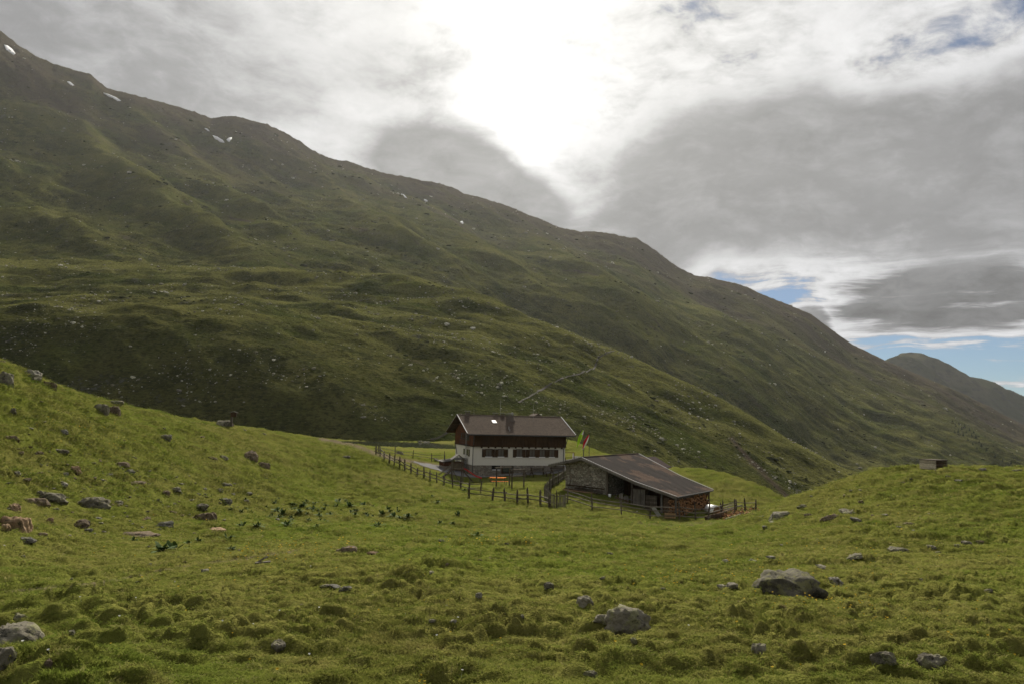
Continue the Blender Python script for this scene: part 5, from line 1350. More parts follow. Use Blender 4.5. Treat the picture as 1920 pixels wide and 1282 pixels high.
def picnic(x, y, label):
    R = empty("picnic_table", hut_w(x, y, hz(x, y)), HUT_ANG + .1, label, "table")
    for i in range(3): MB().box(-.9, .9, -.36 + i * .24, -.14 + i * .24, .70, .74).build("top_plank", WOOD_OLD, R)
    for s in (-1, 1): MB().box(-.9, .9, s * .72 - .12, s * .72 + .12, .42, .46).build("seat_plank", WOOD_OLD, R)
    for s in (-.6, .6):
        MB().beam((s, -.7, 0), (s, -.25, .70), .07, .1).build("leg", WOOD_DARK, R); MB().beam((s, .7, 0), (s, .25, .70), .07, .1).build("leg", WOOD_DARK, R); MB().box(s - .03, s + .03, -.8, .8, .34, .418).build("cross_bar", WOOD_DARK, R)
picnic(11.0, -3.3, "dark wooden picnic table on the gravel before the hut's right half")
picnic(7.6, -3.6, "low dark wooden table at the gravel edge behind the second frame")
o = MB().box(-1.9, 1.9, -.2, .2, 0, .34).build("low_planter_wall", STONE_BASE); o.location = hut_w(3.2, -1.0, hz(3.2, -1.0) - .06); o.rotation_euler.z = HUT_ANG; set_props(o, "low rubble stone edging before the left half of the hut's foot", "stone edging")

# ------------------------------------------------------------------ wayside shrine post with rails, left skyline
def build_shrine():
    g = gnd(433.5, 799.5, 78, 110); k = mpp(g.y); h = 28 * k; R = empty("shrine_post", g, .15, "weathered wayside shrine post with a little roofed box beside a boulder", "shrine post")
    MB().beam((0, 0, -.4), (0, 0, h * .72), .24, w2=.20).build("post", WOOD_OLD, R)
    MB().box(-.10, .50, -.16, .16, h * .66, h * .95).build("box", WOOD_DARK, R)
    for s in (-1, 1): MB().beam((.2, 0, h * 1.03), (.2 + s * .45, 0, h * .93), .5, .05, up=(0, 0, 1)).build("roof_board", WOOD_GREY, R)
    e = gnd(450, 804, 78, 110) - g
    MB().beam((e.x, e.y, e.z - .3), (e.x, e.y, e.z + 9 * k), .22, w2=.18).build("short_post", WOOD_OLD, R)
    for f in (3.2, 7.0): MB().beam((0, 0, f * k + .15), (e.x, e.y, e.z + f * k), .09, .11).build("rail", WOOD_PLANK, R)
build_shrine()
# ------------------------------------------------------------------ timber box on the right knoll
def build_box():
    g = gnd(1754, 880, 55, 72); k = mpp(g.y); R = empty("timber_box", g, math.radians(30), "square box of stacked squared timbers on the crest of the right knoll", "timber box")
    hh = 17 * k; n = 5; h = hh / n; la, lb = 1.30, 1.55
    for i in range(n):
        z = i * h
        MB().box(-.11, .11, 0, la, z + .012, z + h - .012).build("timber", WOOD_PALE, R)  # left wall in a paler wood colour than the rest
        MB().box(lb - .11, lb + .11, 0, la, z + .012, z + h - .012).build("timber", WOOD_OLD, R)
        MB().box(.115, lb - .115, .02, .22, z + .03, z + h - .012).build("timber", WOOD_DARK if i % 2 else WOOD_PLANK, R)
        MB().box(.115, lb - .115, la - .22, la - .02, z + .03, z + h - .012).build("timber", WOOD_OLD, R)
    MB().box(-.14, lb + .14, -.04, la + .04, hh - .002, hh + .05).build("lid", WOOD_OLD, R)
build_box()
# ------------------------------------------------------------------ rocks
def rock_mesh(name, seed, sub, flat=0.6, rough=.10, dome=False):
    bm = bmesh.new(); bmesh.ops.create_icosphere(bm, subdivisions=sub, radius=1.0)
    P = np.array([v.co[:] for v in bm.verts]); rg = np.random.default_rng(seed)
    N = rg.normal(size=(15, 3)); N /= np.linalg.norm(N, axis=1, keepdims=True); N[0] = (0, 0, 1); dd = rg.uniform(.55, .95, 15); dd[0] = flat
    if dome: dd = rg.uniform(.84, 1.0, 15); dd[0] = .8
    dp = P @ N.T; r = np.min(np.where(dp > .05, dd / np.maximum(dp, .05), 9), axis=1); r = np.minimum(r, 1.15)
    n = fbm(P[:, 0] * 1.9 + seed, P[:, 1] * 1.9 + P[:, 2] * 2.5, 5, seed % 17, .66); r = r * (1 + rough * 1.6 * n)
    Q = P * r[:, None]
    for v, q in zip(bm.verts, Q): v.co = q
    me = bpy.data.meshes.new(name); bm.to_mesh(me); bm.free()
    me.polygons.foreach_set("use_smooth", [sub > 3] * len(me.polygons)); return me
ROCK_SRC = {}
def rock_src(kind, big, var):
    k = (kind, big, var)
    if k not in ROCK_SRC:
        ROCK_SRC[k] = rock_mesh("rock", 40 + var * 7 + ord(kind[0]) + big * 100, 4 if big else 3, [.55, .7, .45, .8, .6, .8][var % 6], .15 if var == 5 else .20 if big else .17, var == 5); ROCK_SRC[k].materials.append(ROCKS[kind])
    return ROCK_SRC[k]
def rock(px, py, w, h, kind, label, group=None, rot=None, ymax=255.0, var=None, sink=.46):
    """photo pixel of the foot, width and height in photo pixels"""
    sink = .45
    g = gnd(px, py, 0, ymax); k = mpp(g.y); var = random.randrange(5) if var is None else var
    o = bpy.data.objects.new("rock", rock_src(kind, w > 45, var)); COL.objects.link(o)
    var = var; flat = [.55, .7, .45, .8, .6, .8][var % 6]; hw = w * k / 2 * 1.12; sz = h * k / (flat - .04) * (.60 if w <= 45 else .66)
    o.scale = (hw, hw * random.uniform(.65, .9), sz); o.rotation_euler = (random.uniform(-.12, .12), random.uniform(-.15, .15), random.uniform(0, 6.28) if rot is None else rot)
    o.location = (g.x, g.y + hw * .35, g.z + sz * (.35 - sink) + .02)
    return set_props(o, label, "rock", group)
def A(x, y): return x / 3.204, 660 + y / 3.204
def B(x, y): return x / 3.0, 1000 + y / 3.0
def C_(x, y): return 640 + x / 3.0, 1000 + y / 3.0
def D_(x, y): return 1280 + x / 2.967, 850 + y / 2.967
NAMED = [  # conversion, x, y, w, h, kind, label
 (A,3.204,20,178,85,92,'g',"big grey boulder cut by the left photo edge on the skyline"),
 (A,3.204,185,148,115,70,'w',"pale boulder on the left hillside skyline"),
 (A,3.204,212,170,55,34,'g',"smaller boulder touching the foot of the pale skyline boulder"),
 (A,3.204,290,204,78,40,'n',"low pinkish boulder downhill of the pale skyline boulder"),
 (A,3.204,612,352,85,66,'g',"left half of the split block boulder on the left hillside"),
 (A,3.204,680,366,80,70,'n',"right half of the split block boulder on the left hillside"),
 (A,3.204,685,304,80,24,'g',"flat slab just behind the split block boulder"),
 (A,3.204,1335,442,88,52,'g',"grey domed boulder beside the shrine post"),
 (A,3.204,1500,640,112,74,'n',"craggy brown boulder in mid slope left of the dark plants"),
 (A,3.204,1576,684,66,36,'n',"brown boulder just below the craggy brown one"),
 (A,3.204,768,730,84,46,'b',"blue-grey boulder on the left hillside below the orange flowers"),
 (A,3.204,735,680,80,30,'n',"brown stone touching the top of the blue-grey hillside boulder"),
 (A,3.204,450,718,78,52,'t',"tan pointed boulder alone on the left hillside"),
 (A,3.204,252,862,70,40,'g',"rear of two grey boulders pressed together on the lower left slope"),
 (A,3.204,305,886,130,58,'g',"front of two grey boulders pressed together on the lower left slope"),
 (A,3.204,540,934,150,84,'g',"pyramid-shaped grey boulder on the lower left slope"),
 (A,3.204,72,945,92,46,'t',"reddish boulder near the left photo edge above the large orange-tan one"),
 (A,3.204,80,1060,168,95,'t',"large orange-tan boulder at the left photo edge"),
 (A,3.204,25,1065,60,45,'t',"tan stone at the very left edge against the large orange-tan boulder"),
 (A,3.204,195,905,140,42,'n',"long low brown boulder before the pressed grey pair"),
 (A,3.204,482,1040,115,46,'n',"low brown boulder below the pyramid-shaped grey one"),
 (A,3.204,292,1020,48,36,'t',"small pointed tan stone between two brown boulders"),
 (A,3.204,150,1134,96,36,'b',"blue-grey slab below the large orange-tan boulder"),
 (A,3.204,972,1046,102,36,'b',"rounded blue-grey boulder left of the brown pyramid rock"),
 (A,3.204,1230,1008,125,66,'n',"brown pyramid rock on the lower slope left of the dark plants"),
 (A,3.204,1200,935,75,34,'g',"grey stone behind the brown pyramid rock"),
 (A,3.204,870,1012,62,36,'n',"dark brown stone above the long flat brown slab"),
 (A,3.204,845,1108,200,26,'n',"long flat brown slab in the grass above the footpath"),
 (A,3.204,1300,1074,110,20,'t',"thin tan slab right of the long flat brown one"),
 (A,3.204,992,850,64,28,'n',"dark tilted slab on the slope below the blue-grey boulder"),
 (A,3.204,1345,902,72,36,'b',"blue-grey stone at the right foot of the left slope"),
 (A,3.204,1350,804,62,26,'g',"grey stone uphill of the blue-grey foot-of-slope stone"),
 (A,3.204,1495,852,56,16,'w',"whitish flat stone at the right foot of the left slope"),
 (B,3.0,50,612,240,112,'g',"large grey boulder at the lower left photo edge"),
 (B,3.0,95,492,92,40,'g',"grey stone just behind the large lower left boulder"),
 (B,3.0,10,715,115,92,'g',"lichened boulder cut by the left photo edge below the large grey one"),
 (B,3.0,1150,222,55,30,'w',"pale stone near the wooden scrap in the left meadow"),
 (B,3.0,1555,640,100,38,'g',"flat grey stone alone in the lower left foreground grass"),
 (B,3.0,265,750,55,42,'n',"small mossy stone in the bottom left grass"),
 (C_,3.0,45,103,120,40,'n',"broad brown boulder in the middle of the meadow"),
 (C_,3.0,175,122,66,22,'t',"tan stone just right of the broad brown meadow boulder"),
 (C_,3.0,565,52,48,22,'g',"grey stone in the meadow below the rail fence"),
 (C_,3.0,1370,388,95,46,'g',"grey boulder up-left of the big foreground boulder"),
 (C_,3.0,1610,512,200,112,'g',"big grey foreground boulder right of centre"),
 (C_,3.0,1480,496,112,48,'g',"low grey boulder at the left foot of the big foreground one"),
 (C_,3.0,1410,810,76,42,'g',"single grey stone at the bottom edge right of centre"),
 (C_,3.0,1170,298,52,30,'g',"grey stone among the turf humps near the centre"),
 (C_,3.0,772,352,42,20,'w',"pale stone among the turf humps left of centre"),
 (D_,2.967,615,778,325,142,'d',"biggest boulder, dark and lichen-blotched, in the right foreground"),
 (D_,2.967,862,722,84,46,'w',"pale pointed stone right of the biggest lichen-blotched boulder"),
 (D_,2.967,552,358,112,52,'g',"grey boulder at the foot of the right knoll by the firewood"),
 (D_,2.967,940,338,120,32,'g',"wide grey slab on the knoll slope, rightmost of the slab cluster"),
 (D_,2.967,830,362,100,36,'n',"brown-grey slab in the middle of the knoll slab cluster"),
 (D_,2.967,970,370,72,20,'w',"pale low slab under the wide grey knoll slab"),
 (D_,2.967,705,352,50,28,'n',"leftmost brownish slab of the knoll slab cluster"),
 (D_,2.967,672,297,60,20,'g',"small slab above the knoll slab cluster"),
 (D_,2.967,1215,548,98,32,'g',"pale grey boulder in the middle of the right knoll slope"),
 (D_,2.967,965,576,98,18,'g',"thin flat slab down-left of the pale grey mid-knoll boulder"),
 (D_,2.967,1135,1158,116,72,'g',"square grey boulder in the bottom right foreground"),
 (D_,2.967,425,1122,82,78,'g',"upright grey stone behind a turf hump in the lower right foreground"),
 (D_,2.967,1415,1182,165,62,'g',"broad half-sunken boulder at the bottom right"),
 (D_,2.967,215,752,62,27,'w',"pale stone left of the biggest lichen-blotched boulder"),
 (D_,2.967,278,742,58,22,'g',"grey stone touching the pale one left of the biggest boulder"),
]
for (cv, sc, x, y, w, h, kd, lab) in NAMED:
    a, b = cv(x, y); rock(a, b, w / sc, h / sc, kd, lab, var=5 if any(q in lab for q in ('biggest boulder', 'domed', 'pyramid-shaped', 'big grey foreground', 'big grey boulder', 'large grey', 'front of two', 'by the firewood')) else None)
SMALL = {  # lesser stones, by the place they lie in
 "small stone on the left hillside": [(A,3.204,*p) for p in ((10,60,34,20,'g'),(72,352,52,26,'g'),(375,478,52,22,'b'),(985,510,68,20,'g'),(1270,642,62,26,'n'),(1340,636,62,22,'g'),(650,742,42,20,'w'),(90,732,70,28,'g'),(1210,512,40,12,'n'),(710,907,72,20,'g'),
    (585,1003,38,16,'w'),(1060,832,64,24,'g'),(1310,832,44,20,'g'),(1480,897,36,18,'g'),(820,790,90,14,'n'),(945,895,40,20,'b'),(1035,965,44,20,'n'),(1045,915,36,14,'g'),(375,735,60,14,'w'),(240,730,44,14,'n'),(155,770,50,22,'n'),(380,795,50,18,'w'),(400,880,34,14,'g'),
    (620,890,30,12,'n'),(340,945,30,12,'b'),(230,610,60,20,'n'),(360,600,90,22,'g'),(120,610,40,16,'n'),(525,1075,40,20,'b'),(250,1098,60,16,'n'),(1230,825,30,12,'w'),(1090,985,34,14,'n'),(60,520,90,26,'n'),(1470,470,20,10,'w'),(1585,495,30,14,'g'),(1190,855,26,12,'g'),(1400,860,30,18,'b'))],
 "small stone in the middle meadow": [(C_,3.0,*p) for p in ((630,502,42,14,'w'),(1650,618,38,26,'g'),(505,224,42,12,'g'),(1515,117,36,12,'g'),(20,318,58,24,'b'),(1020,475,26,12,'g'),(1470,255,36,10,'g'),(1810,316,34,10,'g'),(510,498,40,10,'g'),(600,180,30,14,'n'),(930,60,26,8,'g'))] + [(B,3.0,*p) for p in ((400,262,20,10,'w'),(395,565,40,20,'w'),(1880,302,70,12,'b'),(1830,300,50,10,'g'),(1040,165,26,12,'n'),(840,175,24,8,'w'),(125,132,26,10,'w'))],
 "small stone on the right knoll": [(D_,2.967,*p) for p in ((460,416,42,20,'b'),(1390,522,58,16,'g'),(1580,502,52,18,'g'),(1535,516,46,15,'g'),(490,581,52,10,'w'),(390,601,52,10,'w'),(245,600,42,12,'w'),(1540,157,62,18,'b'),(1480,132,36,15,'b'),(1330,712,62,22,'g'),(1270,396,72,16,'n'),(500,386,48,12,'w'),(1705,767,42,12,'g'),(780,635,70,12,'g'),(440,355,34,14,'w'),(1000,268,40,16,'n'),(1670,90,40,10,'w'),(1865,98,50,8,'w'),(1660,495,50,14,'n'),(1130,345,36,10,'g'),(1205,412,40,12,'g'),(1425,552,34,10,'g'))],
}
ORD = ["first", "second", "third", "fourth", "fifth", "sixth", "seventh", "eighth", "ninth", "tenth", "eleventh", "twelfth"] + ["%d%s" % (i, {1: 'st', 2: 'nd', 3: 'rd'}.get(i % 10 if i > 20 else 0, 'th')) for i in range(13, 140)]
CN = {'g': "grey", 'b': "blue-grey", 't': "tan", 'n': "brown", 'w': "pale"}
for place, lst in SMALL.items():
    by = {}
    for (cv, sc, x, y, w, h, kd) in lst: by.setdefault(kd, []).append((cv(x, y), w / sc, h / sc))
    for kd, L in by.items():
        L.sort(key=lambda q: q[0][0])
        for i, ((a, b), w, h) in enumerate(L):
            rock(a, b, w, h, kd, place.replace("small stone", "small %s stone" % CN[kd]) + (", %s of its colour from the left" % ORD[i] if len(L) > 1 else ""), place.replace("small stone", "small stones"))
for i, (px, py, w, h, kd, lab) in enumerate(((789,829,9,5,'g',"grey rock standing in the far edge of the pond"),(797,829,20,2.5,'w',"flat whitish rock on the far shore of the pond"),(750,851,12,9,'g',"grey boulder behind the thin rail fence by the pond"),(818,863,14,6,'g',"low boulder near the lean-to shed"),
      (648,857,14,5,'g',"grey stone beside the track above the long fence"),(1032,950,7,5,'n',"stone at the foot of the picket panel"))):
    rock(px, py, w, h, kd, lab)
o = MB().beam((0, 0, .05), (.42, .12, .08), .10, .04).build("plank", WOOD_GREY); o.location = gnd(478, 1058); set_props(o, "short bleached board lying in the left meadow", "plank")
o = MB().beam((0, 0, .05), (.28, -.12, .22), .08, .04).build("plank", WOOD_GREY); o.location = gnd(482, 1057) + Vector((0, .12, 0)); set_props(o, "splintered board leaning over the bleached one in the left meadow", "plank")

# ------------------------------------------------------------------ instanced ground cover
HIDDEN = {}
def src_coll(name, meshes):
    c = bpy.data.collections.new(name)
    for i, m in enumerate(meshes):
        o = bpy.data.objects.new("%s_%02d" % (name, i), m); c.objects.link(o)
    HIDDEN[name] = c; return c
def scatter(name, P, rot, scl, idx, coll, label=None, tn=None):
    me = bpy.data.meshes.new(name); me.vertices.add(len(P)); me.vertices.foreach_set("co", P.astype(np.float32).ravel())
    for n, t, d in (("rot", 'FLOAT_VECTOR', rot), ("scl", 'FLOAT_VECTOR', scl)) + ((("tn", 'FLOAT_VECTOR', tn),) if tn is not None else ()):
        a = me.attributes.new(n, t, 'POINT'); a.data.foreach_set("vector", d.astype(np.float32).ravel())
    a = me.attributes.new("idx", 'INT', 'POINT'); a.data.foreach_set("value", idx.astype(np.int32))
    o = bpy.data.objects.new(name, me); COL.objects.link(o)
    g = bpy.data.node_groups.new(name, 'GeometryNodeTree')
    g.interface.new_socket("Geometry", in_out='INPUT', socket_type='NodeSocketGeometry'); g.interface.new_socket("Geometry", in_out='OUTPUT', socket_type='NodeSocketGeometry')
    N = g.nodes; gi, go = N.new('NodeGroupInput'), N.new('NodeGroupOutput'); ip = N.new('GeometryNodeInstanceOnPoints'); ci = N.new('GeometryNodeCollectionInfo')
    ci.inputs['Collection'].default_value = coll; ci.inputs['Separate Children'].default_value = True; ci.inputs['Reset Children'].default_value = True
    ip.inputs['Pick Instance'].default_value = True
    def na(n, t): q = N.new('GeometryNodeInputNamedAttribute'); q.data_type = t; q.inputs['Name'].default_value = n; return q.outputs['Attribute']
    g.links.new(gi.outputs[0], ip.inputs['Points']); g.links.new(ci.outputs[0], ip.inputs['Instance'])
    e2r = N.new('FunctionNodeEulerToRotation'); g.links.new(na("rot", 'FLOAT_VECTOR'), e2r.inputs[0]); g.links.new(e2r.outputs[0], ip.inputs['Rotation'])
    g.links.new(na("scl", 'FLOAT_VECTOR'), ip.inputs['Scale']); g.links.new(na("idx", 'INT'), ip.inputs['Instance Index'])
    g.links.new(ip.outputs[0], go.inputs[0])
    m = o.modifiers.new("scatter", 'NODES'); m.node_group = g
    o["kind"] = "stuff"
    if label: o["label"] = label
    return o
def mat_grass():
    m = bpy.data.materials.new("grass_blades"); m.use_nodes = True; nt = m.node_tree; nt.nodes.clear()
    o = nt.nodes.new('ShaderNodeOutputMaterial'); d = nt.nodes.new('ShaderNodeBsdfDiffuse'); t = nt.nodes.new('ShaderNodeBsdfTranslucent'); mx = nt.nodes.new('ShaderNodeMixShader')
    P = wpos(nt); r = orand(nt); a = noise(nt, P, 0.10, 3, 0.6); c = noise(nt, P, 0.9, 3, 0.65)
    col = mixc(nt, a.ss(0.36, 0.64), (0.094, 0.132, 0.018), (0.132, 0.140, 0.030))
    col = mixc(nt, c.ss(0.44, 0.70), col, (0.172, 0.158, 0.046))
    k2 = noise(nt, P, 1.9, 3, 0.7)
    col = mixc(nt, k2.ss(0.53, 0.64) * 0.6, col, (0.058, 0.080, 0.014))
    col = mixc(nt, r.ss(0.55, 1.0) * 0.8, col, (0.070, 0.092, 0.016))
    col = mixc(nt, r.ss(0.12, 0.0) * 0.8, col, (0.205, 0.180, 0.080))
    nt.links.new(col, d.inputs[0]); nt.links.new(col, t.inputs[0]); mx.inputs[0].default_value = 0.22
    at = nt.nodes.new('ShaderNodeAttribute'); at.attribute_type = 'INSTANCER'; at.attribute_name = "tn"
    gm = nt.nodes.new('ShaderNodeNewGeometry'); nn = vop(nt, 'ADD', vop(nt, 'MULTIPLY', at.outputs['Vector'], (2.2, 2.2, 2.2)), gm.outputs['Normal'])
    nz = nt.nodes.new('ShaderNodeVectorMath'); nz.operation = 'NORMALIZE'; nt.links.new(nn, nz.inputs[0]); nt.links.new(nz.outputs[0], d.inputs['Normal'])
    nt.links.new(d.outputs[0], mx.inputs[1]); nt.links.new(t.outputs[0], mx.inputs[2]); nt.links.new(mx.outputs[0], o.inputs[0]); return m
GRASS = mat_grass()
def tuft(seed, n, rad, h0, h1, w, lean):
    rg = random.Random(seed); vs, fs = [], []
    for k in range(n):
        t = rg.uniform(0, 6.28); q = rad * math.sqrt(rg.random()); x, y = q * math.cos(t), q * math.sin(t); h = rg.uniform(h0, h1); ln = rg.uniform(.2, 1) * lean * h; d = t + rg.uniform(-1, 1)
        dx, dy = math.cos(d), math.sin(d); sx, sy = -dy * w / 2, dx * w / 2; b = len(vs)
        vs += [(x - sx, y - sy, -.02), (x + sx, y + sy, -.02), (x + dx*ln*.35 - sx*.8, y + dy*ln*.35 - sy*.8, h*.6), (x + dx*ln*.35 + sx*.8, y + dy*ln*.35 + sy*.8, h*.6), (x + dx*ln, y + dy*ln, h)]
        fs += [(b, b+1, b+3, b+2), (b+2, b+3, b+4)]
    me = bpy.data.meshes.new("tuft"); me.from_pydata(vs, [], fs); me.materials.append(GRASS); return me
tufts = src_coll("turf_tuft", [tuft(1, 16, .085, .03, .075, .008, .9), tuft(2, 18, .10, .03, .065, .008, 1.2), tuft(3, 14, .07, .04, .10, .007, .8), tuft(4, 12, .06, .08, .17, .006, .7)])
def free_of_buildings(x, y):
    ok = np.ones(x.shape, bool)
    for (O, ang, x0, x1, y0, y1) in ((HUT_O, HUT_ANG, -4.5, 21.5, -1.6, 11.0), (HUT_O, HUT_ANG, -7.0, 0, -1.0, 7.0), (BARN_O, BARN_ANG, -3.0, 12.3, .9, 17.0)):
        c, s = math.cos(ang), math.sin(ang); lx = (x - O.x) * c + (y - O.y) * s; ly = -(x - O.x) * s + (y - O.y) * c
        ok &= ~((lx > x0) & (lx < x1) & (ly > y0) & (ly < y1))
    return ok
def build_grass(n):
    u = RNG.uniform(-.80, .80, n); Y = np.exp(RNG.uniform(math.log(5.5), math.log(150.0), n)); z = Hq(u, Y); x = u * Y
    px, py = pix_of(u, Y, z)
    ok = free_of_buildings(x, Y) & (py < 1340) & (py > 640)
    ok &= RNG.random(n) > np.where(Y < 60, .85, .95) * np.exp(-(path_dist(px, py) / 2.2) ** 2) * (Y < 60)
    ok &= RNG.random(n) > .95 * np.exp(-(poly_dist(_tr, px, py) / 4.0) ** 2) * (Y > 95)
    bald = pn(x * .9, Y * .9, 81) + .5 * pn(x * 2.3, Y * 2.3, 82)
    ok &= RNG.random(n) < np.clip(1.15 - 1.2 * sstep(.15, .6, bald), .12, 1)
    u, Y, z, x = u[ok], Y[ok], z[ok], x[ok]; k = len(x)
    clump = sstep(-.2, .45, pn(x * .35, Y * .35, 83) + .5 * pn(x * 1.2, Y * 1.2, 84))
    sx = np.clip(Y / 14, .85, 5.5) * RNG.uniform(.8, 1.3, k); sz = np.clip(Y / 22, .85, 2.2) * RNG.uniform(.4, 1.0, k) * (.30 + .42 * clump ** 2)
    idx = np.where(RNG.random(k) < .04 + .14 * clump ** 2, 3, RNG.integers(0, 3, k))
    rot = np.stack([RNG.uniform(-.15, .15, k), RNG.uniform(-.15, .15, k), RNG.uniform(0, 6.28, k)], 1)
    e = np.clip(Y * .004, .04, .3); zx = Hq((x + e) / Y, Y); zy = Hq(x / (Y + e), Y + e); z0 = Hq(x / Y, Y)
    NT = np.stack([-(zx - z0) / e, -(zy - z0) / e, np.ones(k)], 1); NT /= np.linalg.norm(NT, axis=1, keepdims=True)
    rot[:, 0] += np.arcsin(np.clip(-NT[:, 1], -1, 1)) * 0.0
    scatter("grass", np.stack([x, Y, z], 1), rot, np.stack([sx, sx, sz], 1), idx, tufts, tn=NT, label="short grazed alpine grass covering the meadow")
build_grass(330000)

# ------------------------------------------------------------------ broad-leaved dock clumps
DOCK = mat_plain("dock_leaf", (0.064, 0.098, 0.030), 0.8, 0.06, 0, 0.4, 1.2)
def dock_mesh(seed):
    rg = random.Random(seed); vs, fs = [], []
    for k in range(rg.randint(16, 24)):
        d = rg.uniform(0, 6.28); el = rg.uniform(.25, 1.3); ln = rg.uniform(.4, .95); w = rg.uniform(.18, .34); x0, y0 = rg.uniform(-.22, .22), rg.uniform(-.22, .22); b = len(vs)
        ca, sa = math.cos(d), math.sin(d)
        for (t, q) in ((0, .15), (.25, .6), (.55, 1.0), (.8, .7), (1.0, .05)):
            r = ln * t * math.cos(el) * (1 + .25 * t); z = ln * t * math.sin(el) - .30 * t * t * ln * (1.4 - el) - .03
            for s in (-1, 1): vs.append((x0 + ca * r - sa * s * w * q * .5, y0 + sa * r + ca * s * w * q * .5, z + .05 * q * w))
        fs += [(b + 2*i, b + 2*i + 1, b + 2*i + 3, b + 2*i + 2) for i in range(4)]
    me = bpy.data.meshes.new("dock_plant"); me.from_pydata(vs, [], fs); me.materials.append(DOCK); return me
DOCKS = [dock_mesh(i) for i in range(5)]
def dock(px, py, h, label, group):
    g = gnd(px, py); k = mpp(g.y); o = bpy.data.objects.new("dock_plant", DOCKS[random.randrange(5)]); COL.objects.link(o)
    s = h * k; o.location = g; o.scale = (s * random.uniform(.9, 1.5), s * 1.1, s); o.rotation_euler.z = random.uniform(0, 6.28); return set_props(o, label, "plant", group)
_d = [(508,968,9),(520,958,10),(530,962,13),(548,955,9),(560,960,13),(568,950,12),(577,962,9),(586,955,11),(598,967,11),(610,948,9),(618,965,12),(630,950,10),(640,958,8),(634,942,11),(655,948,11),(678,945,10),(700,950,9),(716,963,9),(728,955,11),(748,960,11),(752,972,13),(764,968,10),(780,966,8),(707,986,13),(482,986,12),(538,984,11),(524,970,9),(472,962,8),(460,955,9),(452,960,8),(545,970,9),(600,975,7),(690,966,8),(820,942,8),(840,962,9),(824,980,9),(858,965,10),(848,982,9),(895,1005,10),(666,958,9),(738,967,10),(648,938,8),(575,940,8),(590,943,8),(500,950,8),(515,943,8)]
_d += [(random.gauss(610, 95), random.gauss(957, 14), random.uniform(4.5, 8)) for _ in range(45)]
for i, (a, b, h) in enumerate(sorted(_d)): dock(a, b, h * random.uniform(.7, 1.25), "dark green leafy dock clump in the mid-meadow thicket, %s from the left" % ORD[i], "dock clumps in the middle of the meadow")
for i, (a, b, h) in enumerate(((306,1031,18),(324,1030,17),(352,1020,9),(372,1014,9),(426,1010,12),(434,1028,8),(250,1014,9),(455,985,9))):
    dock(a, b, h * 1.35, "dark leafy dock clump before the left slope, %s from the left" % ORD[sorted((306,324,352,372,426,434,250,455)).index(a)], "dock clumps before the left slope")

# ------------------------------------------------------------------ flowers
YEL = mat_plain("yellow_petal", (0.45, 0.31, 0.03), 0.9, 0.05); WHI = mat_plain("white_petal", (0.6, 0.6, 0.55), 0.9, 0.05)
def flower(mat):
    n = 6; vs = [(0, 0, .115)] + [(.018 * (1 + .25 * (k % 2)) * math.cos(k * 1.047), .018 * math.sin(k * 1.047), .122) for k in range(n)] + [(-.003, 0, 0), (.003, 0, 0), (0, 0, .115)]
    me = bpy.data.meshes.new("flower"); me.from_pydata(vs, [], [(0, 1 + k, 1 + (k + 1) % n) for k in range(n)] + [(7, 8, 9)]); me.materials.append(mat); return me
fl = src_coll("flower_head", [flower(YEL), flower(WHI)])
def build_flowers():
    pts = []
    for (a, b, sa, sb, tilt, n, w) in ((1470,1120,150,22,.10,110,0),(1570,1158,60,9,.05,90,0),(1340,1110,60,14,.1,40,0),(120,815,60,26,.35,40,0),(180,835,40,14,.3,30,0),(560,1030,70,14,-.1,40,0),(470,1040,60,10,0,20,0),(890,1032,40,8,0,25,0),(950,1030,25,6,0,20,0),(1270,1105,40,12,0,40,0),
                           (960,1150,600,90,0,110,0),(700,1010,300,20,0,50,0),(1800,1195,60,25,0,25,0),(300,1200,260,50,0,14,1),(900,1170,500,70,0,10,1),(800,1275,10,3,0,4,0),(1600,1020,250,40,0,40,0)):
        for k in range(n):
            x = a + random.gauss(0, sa); y = b + random.gauss(0, sb) + tilt * (x - a)
            if 0 < x < 1920 and 780 < y < 1290: pts.append((x, y, w))
    P, S = [], []
    for (x, y, w) in pts:
        u, t = to_uv(x, y); ys = _YS[::6]; z = h_base(np.full(ys.shape, u), ys); i = np.argmax(z - CZ >= t * ys); Y = ys[i] * random.uniform(.99, 1.01); P.append((u * Y, Y, w)); S.append(max(.8, min(2.0, Y / 18)))
    P = np.array(P); z = H(P[:, 0] / P[:, 1], P[:, 1]); k = len(P); S = np.array(S) * RNG.uniform(.7, 1.2, k)
    rot = np.stack([RNG.uniform(.1, .7, k), RNG.uniform(-.3, .3, k), RNG.uniform(0, 6.28, k) * 0], 1)
    scatter("meadow_flowers", np.stack([P[:, 0], P[:, 1], z], 1), rot, np.stack([S, S, np.clip(S, .8, 1.5)], 1), P[:, 2], fl, "small yellow and white flowers scattered through the grass")
build_flowers()

# ------------------------------------------------------------------ stones and heath on the mountain
def boulder(seed, kd): m = rock_mesh("boulder", seed, 2, .7, .12); m.materials.append(ROCKS[kd]); return m
bl = src_coll("slope_boulder", [boulder(3, 'g'), boulder(5, 'l'), boulder(8, 'n'), boulder(9, 'w')])
HEATH = mat_plain("dwarf_heath", (0.042, 0.048, 0.017), 0.95, 0.03, 0, 0.5, 0.5)
def heath(seed):
    bm = bmesh.new(); bmesh.ops.create_icosphere(bm, subdivisions=2, radius=1.0); P = np.array([v.co[:] for v in bm.verts]); n = pn(P[:, 0] * 2.2 + seed, P[:, 1] * 2.2 + P[:, 2] * 2, seed)
    for v, q, k in zip(bm.verts, P, n): v.co = q * (1 + .55 * k); v.co.z *= .45
    me = bpy.data.meshes.new("heath"); bm.to_mesh(me); bm.free(); me.materials.append(HEATH); return me
hc = src_coll("heath_cushion", [heath(i) for i in range(3)])
